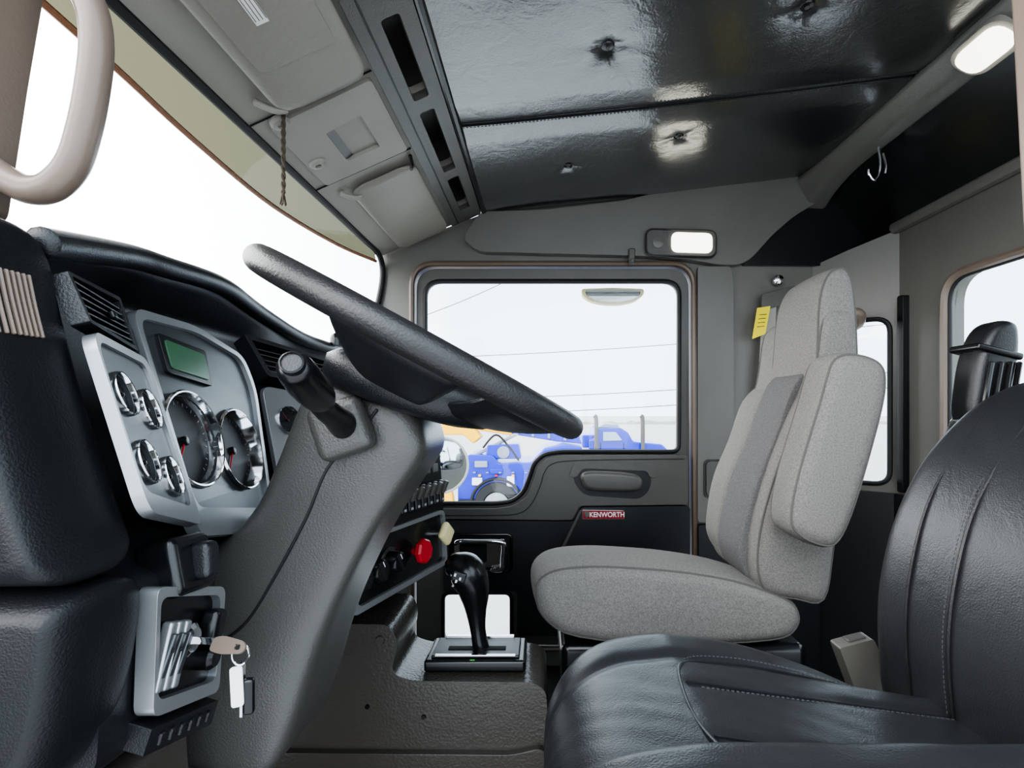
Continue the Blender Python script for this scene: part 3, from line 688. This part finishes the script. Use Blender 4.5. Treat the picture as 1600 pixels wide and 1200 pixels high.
sweep('key_ring', [rgc+Vector((.007*math.cos(a), .002*math.cos(a), .010*math.sin(a))) for a in [2*math.pi*i/16 for i in range(16)]], .0010, M_chrome, seg=6, n=3, closed=True, parent=keys)
plate('key_tag', rp(rect(-.0055, -.062, .0055, -.024), .003, 3), [], planef(kp+Vector((.040, -.003, .0)), (1, .2, .15), (-.05, 0, 1)), .0008, -.0008, M_white, parent=keys, label='white paper key tag')
obox('key_fob', kp+Vector((.050, .003, -.055)), (1, .2, 0), (0, 0, 1), .010, .034, .008, M_blackm, .003, parent=keys)
sweep('key_bit', [kp+Vector((.044, .004, -.024)), kp+Vector((.043, .004, -.075))], .0025, M_chrome, seg=6, spline=False, parent=keys)

# ================================================================ STEERING
colm = empty('steering_column', (-.33, .68, -.4), 'tall grey moulded steering column cover with control stalk', 'steering column')
st = [((-.262, .048), (-.205, .040), .050), ((-.285, .040), (-.172, .012), .070), ((-.298, .012), (-.150, -.02), .077), ((-.312, -.025), (-.146, -.055), .08), ((-.330, -.070), (-.174, -.100), .079),
      ((-.352, -.115), (-.207, -.150), .076), ((-.382, -.150), (-.236, -.205), .076), ((-.422, -.180), (-.260, -.258), .078), ((-.440, -.225), (-.280, -.312), .080), ((-.446, -.31), (-.298, -.372), .082), ((-.452, -.40), (-.318, -.422), .080), ((-.450, -.425), (-.338, -.445), .074), ((-.438, -.442), (-.355, -.455), .055)]
L = catmull([(a[0], a[1], 0) for a, b, c in st], 4); R_ = catmull([(b[0], b[1], 0) for a, b, c in st], 4); Wd = catmull([(c, 0, 0) for a, b, c in st], 4)
rings = []
for l, r, w in zip(L, R_, Wd):
    c = (l+r)/2; h = (r-l)/2; ring = []
    for k in range(60):
        an = 2*math.pi*(k+.5)/60; ca, sa = math.cos(an), math.sin(an)
        ea = abs(ca)**.32*(1 if ca >= 0 else -1); eb = abs(sa)**.24*(1 if sa >= 0 else -1)
        ring.append(Vector((c.x+h.x*ea, .69+w.x*eb, c.y+h.y*ea)))
    rings.append(ring)
loft('column_cover', rings, M_shroud, parent=colm, ang=60)
sweep('cover_seam', [(-.200, .6125, .0), (-.225, .6105, -.035), (-.258, .6105, -.07), (-.285, .6135, -.13), (-.322, .613, -.20), (-.352, .611, -.25), (-.38, .609, -.275)], .0018, M_rubber, seg=6, parent=colm)
obox('stalk_boot', (-.236, .598, -.022), (.9, 0, .3), (-.3, 0, .9), .066, .066, .03, M_shroud, .012, parent=colm)
stalk = sweep('control_stalk', [(-.230, .590, -.018), (-.229, .56, -.008), (-.228, .53, .002), (-.226, .515, .010)], [.017, .0135, .012, .013], M_blackm, seg=20, parent=colm, label='black multifunction stalk with large barrel grip')
sweep('stalk_grip', [(-.2265, .525, .007), (-.2245, .508, .014), (-.220, .475, .024), (-.2145, .445, .033), (-.2125, .436, .036)], [.012, .0165, .0175, .0160, .0148], M_blackm, seg=24, parent=stalk)
lathe('stalk_button', (-.2105, .428, .0385), (.2, -.88, .3), [(.001, -.004), (.010, -.004), (.010, .003), (.0085, .004), (.008, .002), (.001, .002)], M_black, 24, parent=stalk)

wheel = empty('steering_wheel', (-.154, .68, .080), 'large black rubber steering wheel with dished hub and broad spokes', 'steering wheel')
C = Vector((-.154, .68, .080)); Nn = Vector((.477, 0, .879)); Dd = Vector((.879, 0, -.477)); Yv = Vector((0, 1, 0)); Rw = .215
sweep('wheel_rim', [C+Dd*Rw*math.cos(a)+Yv*Rw*math.sin(a) for a in [2*math.pi*i/96 for i in range(96)]], .0168, M_wheel, seg=20, spline=False, closed=True, up=Nn, flat=.95, parent=wheel)
def spoke_sector(a0, a1, r0, r1, dp0):
    rings = []; K = 28; J = 9
    for i in range(K+1):
        a = math.radians(a0+(a1-a0)*i/K); d = Dd*math.cos(a)+Yv*math.sin(a)
        edge = min(i, K-i)/K; th = .011*min(1, (edge*9)**.5+.15)
        top = []; bot = []
        for j in range(J+1):
            t = j/J; rr = r0+(r1-r0)*t; dip = dp0*(1-t**2.0)-.004
            top.append(C+d*rr+Nn*(dip+th)); bot.append(C+d*rr+Nn*(dip-th))
        rings.append(top+bot[::-1])
    return loft('wheel_spoke', rings, M_black, parent=wheel, ang=60)
spoke_sector(-52, 52, .05, .205, -.050)
spoke_sector(62, 106, .05, .205, -.054)
spoke_sector(-106, -62, .05, .205, -.054)
N2 = Vector((.30, 0, .954)); D2 = Vector((.954, 0, -.30)); P2 = C-Nn*.048+D2*.010
hub = []
for k, hgt in [(.2, -.038), (.7, -.037), (.93, -.031), (1, -.016), (1, .004), (.9, .014), (.6, .018), (.2, .020)]:
    hub.append([P2+N2*hgt+(D2*(.112*math.copysign(abs(math.cos(q))**.75, math.cos(q)))+Yv*.105*math.copysign(abs(math.sin(q))**.75, math.sin(q)))*k for q in [2*math.pi*i/36 for i in range(36)]])
loft('wheel_hub', hub, M_black, parent=wheel, ang=60, label='black padded wheel hub')
sweep('hub_collar', [C-Nn*.06, C-Nn*.115], .04, M_blackm, seg=24, spline=False, parent=wheel)

# ================================================================ ENGINE TUNNEL + SHIFTER
tun = empty('engine_tunnel_cover', (-.25, 1.08, -1.0), 'brown grained vinyl engine tunnel cover between the footwells', 'engine cover')
tp_ = [(-.62, -.415), (-.30, -.42), (-.285, -.46), (-.30, -.515), (-.26, -.53), (-.02, -.533), (.005, -.55), (.012, -.72), (-.62, -.72)]
plate('tunnel_body', rp([(a, b) for a, b in tp_], .02, 5), [], side(1.0), 0, -.17, M_brown, parent=tun, bevel=.014, seg=4)
plate('tunnel_skirt', rp([(-.62, -.66), (-.06, -.665), (.0, -.65), (.012, -.69), (.0, -.72), (-.05, -1.0), (-.62, -1.0)], .02, 4), [], side(.985), .0, -.2, M_brown, parent=tun, bevel=.012, seg=4)
for x, z in [(-.345, -.58), (-.235, -.60)]:
    lathe('cover_screw', (x, .999, z), (0, -1, 0), [(.001, -.001), (.005, -.001), (.004, .002), (.001, .002)], M_blackm, 12, parent=tun)
lathe('cover_screw', (-.32, .999, -.45), (0, -1, 0), [(.001, -.001), (.01, -.001), (.008, .004), (.001, .004)], M_brown, 14, parent=tun)
sh = empty('gear_shifter', (-.14, 1.08, -.53), 'black pistol-grip gear selector on a black and chrome base', 'gear lever')
rbox('shifter_base', (-.14, 1.085, -.518), (.205, .11, .024), M_blackm, .006, parent=sh)
rbox('base_top_plate', (-.14, 1.085, -.504), (.18, .085, .006), M_black, .003, parent=sh)
rbox('base_chrome_strip', (-.14, 1.128, -.500), (.15, .012, .006), M_chrome, .002, parent=sh)
rbox('base_chrome_strip', (-.14, 1.042, -.500), (.165, .006, .004), M_chrome, .0015, parent=sh)
rbox('gate_slot', (-.14, 1.075, -.5005), (.12, .014, .003), M_void, .001, parent=sh)
rbox('gate_indicator', (-.145, 1.035, -.507), (.010, .003, .003), M_green, .001, parent=sh)
s108 = .00135
lv = [((-98, -375), 13), ((-103, -345), 12), ((-106, -315), 16), ((-108, -292), 22), ((-112, -272), 27), ((-122, -254), 30), ((-138, -246), 23), ((-148, -247), 14)]
sweep('shift_lever', [(a[0]*s108, 1.08, a[1]*s108) for a, r in lv], [r*s108 for a, r in lv], M_blackm, seg=24, parent=sh)
obox('shift_button', ((-128)*s108, 1.08-.038, (-252)*s108), (1, 0, -.3), (.3, 0, 1), .03, .022, .008, M_black, .004, parent=sh)
for a, b in ((-.18, -.335), (-.170, -.343), (-.178, -.348)):
    obox('button_mark', (a, 1.0370, b), (1, 0, -.3), (.3, 0, 1), .004, .006, .002, M_white, .0004, parent=sh)

# ================================================================ PASSENGER SEAT
s12 = .001525
ps = empty('truck_seat', (.35, 1.4, -1.0), 'grey woven fabric high-back seat with folded armrest', 'seat', group='cab seats')
cush = D([(-16, -285), (-8, -262), (22, -248), (80, -243), (150, -246), (220, -252), (300, -266), (370, -290), (402, -312), (402, -345), (360, -366), (200, -374), (50, -362), (-4, -330)], s12)
def cw(v): return Vector((v.x, v.y, v.z-.05*max(0, (v.y-1.3)/.3)*(1 if v.z > -.47 else .2)))
cushion('seat_cushion', cush, 1.21, 1.60, .045, M_fabric, crown=.012, warp=cw, pipe=.003, parent=ps)
back = D([(425, 55), (392, -20), (358, -110), (336, -190), (332, -255), (350, -292), (400, -304), (446, -305), (462, -220), (478, -80), (489, 60), (489, 150), (470, 165), (440, 150)], s12)
cushion('backrest', back, 1.215, 1.58, .045, M_fabric, crown=.0, pipe=.003, parent=ps)
bolf = D([(402, 20), (372, -60), (342, -130), (328, -200), (328, -250), (355, -285), (390, -250), (410, -100), (440, 40)], s12)
cushion('backrest_bolster', bolf, 1.45, 1.59, .025, M_fabric, parent=ps)
bolc = D([(410, 45), (378, -40), (346, -120), (324, -195), (320, -245), (342, -283), (390, -250), (410, -100), (440, 50)], s12)
cushion('backrest_insert', bolc, 1.275, 1.44, .012, M_fabricd, parent=ps, label='darker grey centre insert')
hr_ = D([(428, 25), (428, 100), (434, 175), (448, 214), (468, 228), (486, 220), (495, 180), (498, 90), (494, 35), (462, 15)], s12)
def hw(v):
    k = max(0, (v.z-.1)/.25)*.10
    return Vector((v.x, 1.35+(v.y-1.35)*(1-k), v.z))
cushion('headrest', hr_, 1.22, 1.48, .030, M_fabric, crown=.004, pipe=.0028, warp=hw, parent=ps)
arm = D([(446, 80), (466, 90), (500, 87), (527, 74), (536, 50), (530, 0), (500, -110), (476, -180), (455, -214), (430, -216), (394, -200), (378, -172), (390, -100), (422, 5), (436, 55)], .00135)
cushion('armrest', arm, 1.06, 1.18, .038, M_fabric, parent=ps, pipe=.0028, label='grey fabric armrest folded upright')
sweep('armrest_pivot', [(.63, 1.16, -.2), (.63, 1.24, -.2)], .03, M_blackm, seg=20, spline=False, parent=ps)
rbox('seat_frame', (.34, 1.41, -.62), (.60, .34, .10), M_blackm, .02, parent=ps)
rbox('seat_pedestal', (.34, 1.41, -.83), (.50, .30, .34), M_black, .02, parent=ps)
sweep('grab_rail', [(1.0, 1.93, .30), (1.03, 1.86, .335), (1.10, 1.80, .34), (1.13, 1.84, .31), (1.12, 1.90, .30)], .018, M_taupe, seg=14, label='cream padded grab rail on the rear corner', category='handle')

# ================================================================ DRIVER SEAT
ds = empty('truck_seat', (.35, .66, -1.0), 'black leather high-back driver seat with stitched panels', 'seat', group='cab seats')
def sst(a): a = max(0, min(1, a)); return a*a*(3-2*a)
def dz(x, y):
    cz = -.382-.13*max(0, x-.2)-.10*max(0, .2-x)
    v = (y-.66)/.24
    far = (.006 if x < .30 else .006-.45*(x-.30)**1.5)
    near = (-.322-.02*max(0, .15-x)*8)-cz
    z = cz+far*sst((v-.4)/.4)+near*sst((-v-.35)/.35)
    z -= .006*math.exp(-((v+.5)/.05)**2)+.006*math.exp(-((v-.56)/.05)**2)
    z -= .004*math.exp(-((v-.25)/.04)**2)*(1 if x > .2 else 0)+.004*math.exp(-((v+.25)/.04)**2)*(1 if x > .2 else 0)
    return z
rings = []
nxs = 70
for i in range(nxs+1):
    t = i/nxs; x = .68*t**1.35
    w = .13; drop = 0 if x >= w else (w-math.sqrt(max(0, w*w-(w-x)**2)))*.75
    cr_ = .15; yh = .245-(0 if x >= cr_ else (cr_-math.sqrt(max(0, cr_**2-(cr_-x)**2)))*.75)
    ring = []
    for k in range(81):
        v = -1+2*k/80; y = .66+v*yh
        z = dz(x, .66+v*.24)-drop
        ed = 1-abs(v)
        if ed < .22: z -= .055*(1-math.sqrt(max(0, 1-(1-ed/.22)**2)))
        z += .0006*math.sin(x*55+v*9+3*math.sin(v*5))*math.sin(v*14+x*12)*(1 if ed > .1 else 0)
        ring.append(Vector((x, y, z)))
    zb = -.58+drop*.3
    ring.append(Vector((x, .66+yh*1.0, (ring[-1].z+zb)/2))); ring.append(Vector((x, .66+yh*.93, zb))); ring.append(Vector((x, .66-yh*.93, zb))); ring.append(Vector((x, .66-yh*1.0, (ring[0].z+zb)/2)))
    rings.append(ring)
loft('seat_cushion', rings, M_leather, parent=ds, ang=70)
def seam(pts, r=.0024, m=M_black, dzv=.0):
    sweep('cushion_seam', [(x, y, dz(x, y)+dzv) for x, y in pts], r, m, seg=6, n=6, parent=ds)
outl = [(.66, .80), (.5, .80), (.35, .80), (.25, .795), (.205, .77), (.19, .70), (.19, .62), (.205, .55), (.25, .535), (.4, .53), (.66, .53)]
seam(outl)
seam([(.66, .72), (.45, .72), (.2, .72)], .0022)
seam([(.66, .60), (.45, .60), (.2, .60)], .0022)
stitches('cushion_stitching', [(x, y-.009, dz(x, y-.009)+.001) for x, y in [(.66, .72), (.55, .72), (.45, .72), (.32, .72), (.215, .72)]], M_stitch, ds, L=.004, gap=.003, w=.0006)
stitches('cushion_stitching', [(x, y+.010, dz(x, y+.01)+.001) for x, y in outl[:5]], M_stitch, ds, L=.004, gap=.003, w=.0006)
dback = [(.585, -.50), (.572, -.42), (.570, -.34), (.580, -.26), (.606, -.17), (.654, -.08), (.710, -.015), (.768, .028), (.83, .050), (.90, .048), (.95, .02), (.95, -.04), (.90, -.15), (.84, -.3), (.80, -.4), (.74, -.53), (.65, -.545)]
cushion('backrest', dback, .42, .91, .05, M_leather, mode='n', parent=ds)
cushion('headrest', [(.86, .05), (.855, .18), (.875, .30), (.92, .34), (.98, .32), (1.0, .22), (.985, .07), (.93, .03)], .53, .79, .03, M_leather, parent=ds)
bs = [(.742, .75, .008), (.694, .745, -.034), (.625, .735, -.128), (.587, .725, -.22), (.5695, .72, -.32), (.5705, .715, -.42), (.582, .712, -.49)]
sweep('backrest_seam', bs, .0030, M_black, seg=6, parent=ds)
stitches('backrest_stitching', [(a-.001, b+.010, c) for a, b, c in bs], M_stitch, ds, L=.004, gap=.003, w=.0006)
sweep('backrest_seam', [(a, b+.085, c) for a, b, c in bs], .0026, M_black, seg=6, parent=ds)
rbox('seat_pedestal', (.36, .68, -.79), (.48, .34, .40), M_blackm, .03, parent=ds)
AX = .01
cushion('folded_armrest', [(.818+AX, .04), (.828+AX, .10), (.848+AX, .150), (.872+AX, .172), (.90+AX, .172), (.912+AX, .155), (.912+AX, .10), (.896+AX, .02), (.875+AX, -.05), (.835+AX, -.045), (.815+AX, -.01)], .985, 1.05, .02, M_black, parent=ds, label='ribbed black armrest folded upright')
for k in range(4):
    x = .832+.018*k+AX
    sweep('armrest_rib', [(x-.002, .984, -.03), (x+.006, .982, .03), (x+.018, .984, .09)], .005, M_blackm, seg=8, parent=ds)
rbox('armrest_band', (.866+AX, 1.017, .112), (.092, .074, .014), M_blackm, .005, rot=(0, 14, 0), parent=ds)
rbox('armrest_bracket', (.82+AX, 1.01, -.055), (.05, .05, .07), M_chrome, .01, rot=(0, 20, 0), parent=ds)
bk = empty('seat_belt_buckle', (.61, 1.0, -.5), 'grey plastic seat belt buckle standing between the seats', 'buckle')
plate('buckle_body', rp([(.560, -.452), (.625, -.435), (.668, -.525), (.66, -.56), (.60, -.56)], .006, 3), [], side(.97), 0, -.035, M_grey, parent=bk, bevel=.005)
rbox('buckle_button', (.60, .99, -.441), (.035, .022, .006), M_greyd, .002, rot=(0, -14, 0), parent=bk)
sweep('buckle_strap', [(.63, .993, -.55), (.65, .993, -.75), (.66, .993, -.95)], .016, M_black, seg=10, parent=bk)
plate('trim_17', rp([(-.62, -.33), (-.392, -.335), (-.388, -.40), (-.38, -.6), (-.36, -1.0), (-.62, -1.0)], .02, 4), [], side(.45), .0, -.11, M_brown, bevel=.012, kind='structure', label='brown vinyl kick panel below the dashboard')

# ================================================================ OUTSIDE
rbox('ground', (0, 60, -2.35), (300, 240, .1), M_asphalt, 0, kind='structure', label='pale gravel yard outside the cab')
mr = empty('side_mirror', (-.48, 2.45, -.28), 'round white-rimmed convex mirror outside the door', 'mirror')
lathe('mirror_housing', (-.50, 2.45, -.265), (.2, -1, 0), [(.001, -.03), (.11, -.03), (.14, 0), (.14, .012), (.132, .014), (.128, .008), (.001, .008)], M_white, 48, parent=mr)
lathe('mirror_glass', (-.50, 2.45, -.265), (.2, -1, 0), [(.001, .009), (.128, .009), (.11, .014), (.06, .02), (.001, .022)], M_mirror, 48, parent=mr)
sweep('mirror_arm', [(-.50, 2.47, -.4), (-.52, 2.47, -.7), (-.55, 2.3, -.9)], .014, M_blackm, parent=mr)
lm = empty('look_down_mirror', (.28, 2.1, .45), 'half-moon cream rimmed mirror above the door window', 'mirror')
lp = [(-.13, .025), (0, .03), (.13, .025), (.128, .0), (.09, -.027), (.03, -.038), (-.03, -.038), (-.09, -.027), (-.128, 0)]
fm = planef((.285, 2.12, .475), (1, 0, 0), (0, 0, 1))
plate('mirror_housing', [tuple(p[:2]) for p in rp(lp, .02, 4)], [], fm, .0, -.04, M_yel, parent=lm, bevel=.006)
plate('mirror_glass', [(p[0]*.88, p[1]*.78) for p in rp(lp, .02, 4)], [], fm, .004, -.001, M_mirror, parent=lm)

T = .0125
def prism(name, pts, y0, y1, m, parent, bevel=.03):
    return plate(name, D(pts, T), [], side(y0), 0, -(y1-y0), m, parent=parent, bevel=bevel)
tr = empty('tow_truck', (-.9, 10.5, -2.3), 'bright blue tow truck with yellow recovery boom', 'truck')
prism('truck_body', [(-135, -88), (-118, -70), (-80, -72), (-70, -84), (-20, -82), (0, -60), (30, -54), (60, -58), (60, -150), (-135, -150)], 10, 11.5, M_blue, tr)
for a, b, c, d, mm in [(-112, -106, -96, -118, M_pwhite), (-58, -104, -46, -120, M_pwhite), (-32, -94, 6, -116, M_blue), (-108, -80, -88, -90, M_steel), (12, -84, 50, -104, M_steel), (-84, -92, -64, -100, M_blue), (-134, -140, -105, -146, M_tire), (-40, -136, 20, -142, M_tire)]:
    prism('body_panel', [(a, b), (c, b), (c, d), (a, d)], 9.94, 10, mm, tr, .02)
for k in range(6):
    prism('panel_handle', [(-130+k*20, -97), (-126+k*20, -97), (-126+k*20, -98.5), (-130+k*20, -98.5)], 9.90, 10, M_steel, tr, .005)
for k in range(5):
    prism('body_light', [(-128+k*26, -101), (-124+k*26, -101), (-124+k*26, -104), (-128+k*26, -104)], 9.92, 10, M_orange if k % 2 else M_red, tr, .005)
prism('boom_base', [(-165, -22), (-150, -16), (-122, -18), (-100, -44), (-112, -54), (-128, -40), (-158, -40)], 10.1, 10.6, M_orange, tr)
prism('boom_arm', [(-118, -16), (-52, -22), (-52, -42), (-106, -34)], 10.4, 10.7, M_orange, tr)
prism('boom_extension', [(-54, -24), (-20, -28), (55, -36), (62, -56), (20, -52), (-54, -40)], 10.42, 10.68, M_blue, tr)
for k in range(4):
    prism('boom_band', [(-46+k*26, -25-k*3.2), (-42+k*26, -25-k*3.2), (-42+k*26, -41-k*3.2), (-46+k*26, -40.5-k*3.2)], 10.38, 10.44, M_steel, tr, .01)
prism('boom_brace', [(-134, -82), (-122, -82), (-40, -40), (-48, -38)], 10.2, 10.35, M_steel, tr, .02)
prism('winch_housing', [(-90, -56), (-40, -54), (-36, -78), (-94, -78)], 10.1, 10.6, M_blue, tr, .03)
lathe('winch_drum', (-.80, 10.08, -.84), (0, -1, 0), [(.01, -.05), (.12, -.05), (.12, .02), (.05, .03), (.01, .03)], M_steel, 20, parent=tr)
prism('outrigger', [(-158, -124), (-140, -124), (-136, -150), (-160, -160), (-170, -150)], 9.7, 9.9, M_orange, tr)
sweep('recovery_hose', [(-1.2, 10.1, -.75), (-.95, 10.1, -.5), (-.7, 10.1, -.72), (-.5, 10.1, -1.0)], .02, M_tire, parent=tr)
for x in (-.92, .15):
    w = lathe('wheel', (x, 9.95, -1.85), (0, -1, 0), [(.01, -.2), (.42, -.2), (.44, -.05), (.42, .05), (.27, .06), (.25, .01), (.01, .0)], M_tire, 32, parent=tr)
    lathe('wheel_disc', (x, 9.93, -1.85), (0, -1, 0), [(.01, 0), (.25, 0), (.24, .02), (.1, .03), (.01, .04)], M_silver, 24, parent=w)
    sweep('wheel_arch', [(x+.50*math.cos(a), 9.95, -1.85+.50*math.sin(a)) for a in [math.pi*i/10 for i in range(11)]], .03, M_tire, seg=8, parent=tr)
tr2 = empty('semi_truck', (1.9, 12.5, -2.3), 'blue conventional semi truck with twin exhaust stacks', 'truck')
T = .015
prism('truck_cab', [(70, -46), (78, -46), (82, -30), (120, -28), (132, -36), (140, -50), (185, -54), (195, -64), (195, -125), (70, -125)], 12, 13.8, M_blue, tr2, .05)
prism('cab_window', [(92, -35), (112, -35), (122, -48), (92, -49)], 11.96, 12, M_tint, tr2, .01)
prism('cab_door_line', [(88, -52), (89, -52), (89, -90), (88, -90)], 11.97, 12, M_tire, tr2, .002)
prism('cab_door_line', [(124, -52), (125, -52), (125, -90), (124, -90)], 11.97, 12, M_tire, tr2, .002)
prism('roof_deflector', [(84, -29), (96, -22), (118, -24), (120, -29)], 12.2, 13.6, M_steel, tr2, .02)
prism('sleeper_box', [(60, -40), (82, -40), (82, -60), (60, -60)], 12.1, 13, M_blue, tr2, .03)
for x in (81, 153):
    sweep('exhaust_stack', [(x*T, 11.9, -110*T), (x*T, 11.9, -22*T), ((x-2)*T, 11.9, -10*T)], .05, M_greyd, seg=12, parent=tr2)
for x in (95, 170):
    lathe('wheel', (x*T, 11.95, -1.83), (0, -1, 0), [(.01, -.2), (.45, -.2), (.47, -.05), (.45, .05), (.27, .06), (.01, .0)], M_tire, 32, parent=tr2)
vs = []; fs = []
for i in range(160):
    x = -80+160*i/159; h = .2+random.random()*.5
    vs += [(x, 80, -2.3), (x, 80, -2.3+h)]
for i in range(159): fs.append((2*i, 2*i+2, 2*i+3, 2*i+1))
add('brush_line', vs, fs, M_tree, recalc=False, smooth=False, label='distant line of bare winter brush', category='bushes', kind='stuff')
def line(p, q):
    a, b = Vector(p), Vector(q); pts = []
    for i in range(9):
        t = i/8; v = a.lerp(b, t); v.z -= .25*math.sin(math.pi*t); pts.append(v)
    sweep('power_line', pts, .018, M_grey, seg=6, n=3, label='thin overhead power line against the sky', category='cable', group='overhead power lines')
for (x1_, v1_), (x2_, v2_) in [((-6, 3.2), (1.5, 6.6)), ((-8, 1.9), (14, 3.4)), ((-8, .3), (14, 1.5)), ((-8, -.3), (14, .9))]:
    line((x1_, 20, v1_), (x2_, 20, v2_))

# ================================================================ WORLD, LIGHT, CAMERA
w = bpy.data.worlds.new('overcast'); scene.world = w; w.use_nodes = True
nt = w.node_tree; bg = nt.nodes['Background']
tc = nt.nodes.new('ShaderNodeTexCoord'); sp = nt.nodes.new('ShaderNodeSeparateXYZ'); cr = nt.nodes.new('ShaderNodeValToRGB')
mr_ = nt.nodes.new('ShaderNodeMapRange'); mr_.inputs[1].default_value = -1; mr_.inputs[2].default_value = 1
nt.links.new(tc.outputs['Generated'], sp.inputs[0]); nt.links.new(sp.outputs['X'], mr_.inputs[0]); nt.links.new(mr_.outputs[0], cr.inputs[0]); nt.links.new(cr.outputs[0], bg.inputs[0])
cr.color_ramp.elements[0].position = .15; cr.color_ramp.elements[0].color = (1, 1, 1, 1)
cr.color_ramp.elements[1].position = .42; cr.color_ramp.elements[1].color = (.35, .405, .455, 1)
bg.inputs[1].default_value = 10.0
sun = bpy.data.lights.new('sun', 'SUN'); sun.energy = 1.5; sun.angle = math.radians(40)
so = bpy.data.objects.new('sun', sun); COL.objects.link(so); so.rotation_euler = (math.radians(50), 0, math.radians(-15))
scene.view_settings.look = 'AgX - Medium High Contrast'

cam = bpy.data.cameras.new('camera'); co = bpy.data.objects.new('camera', cam); COL.objects.link(co)
co.location = OFF; co.rotation_euler = (math.radians(90), 0, 0)
cam.sensor_width = 36; cam.lens = 18; cam.shift_x = -50/1600; cam.shift_y = 40/1600; cam.clip_start = .02; cam.clip_end = 500
scene.camera = co
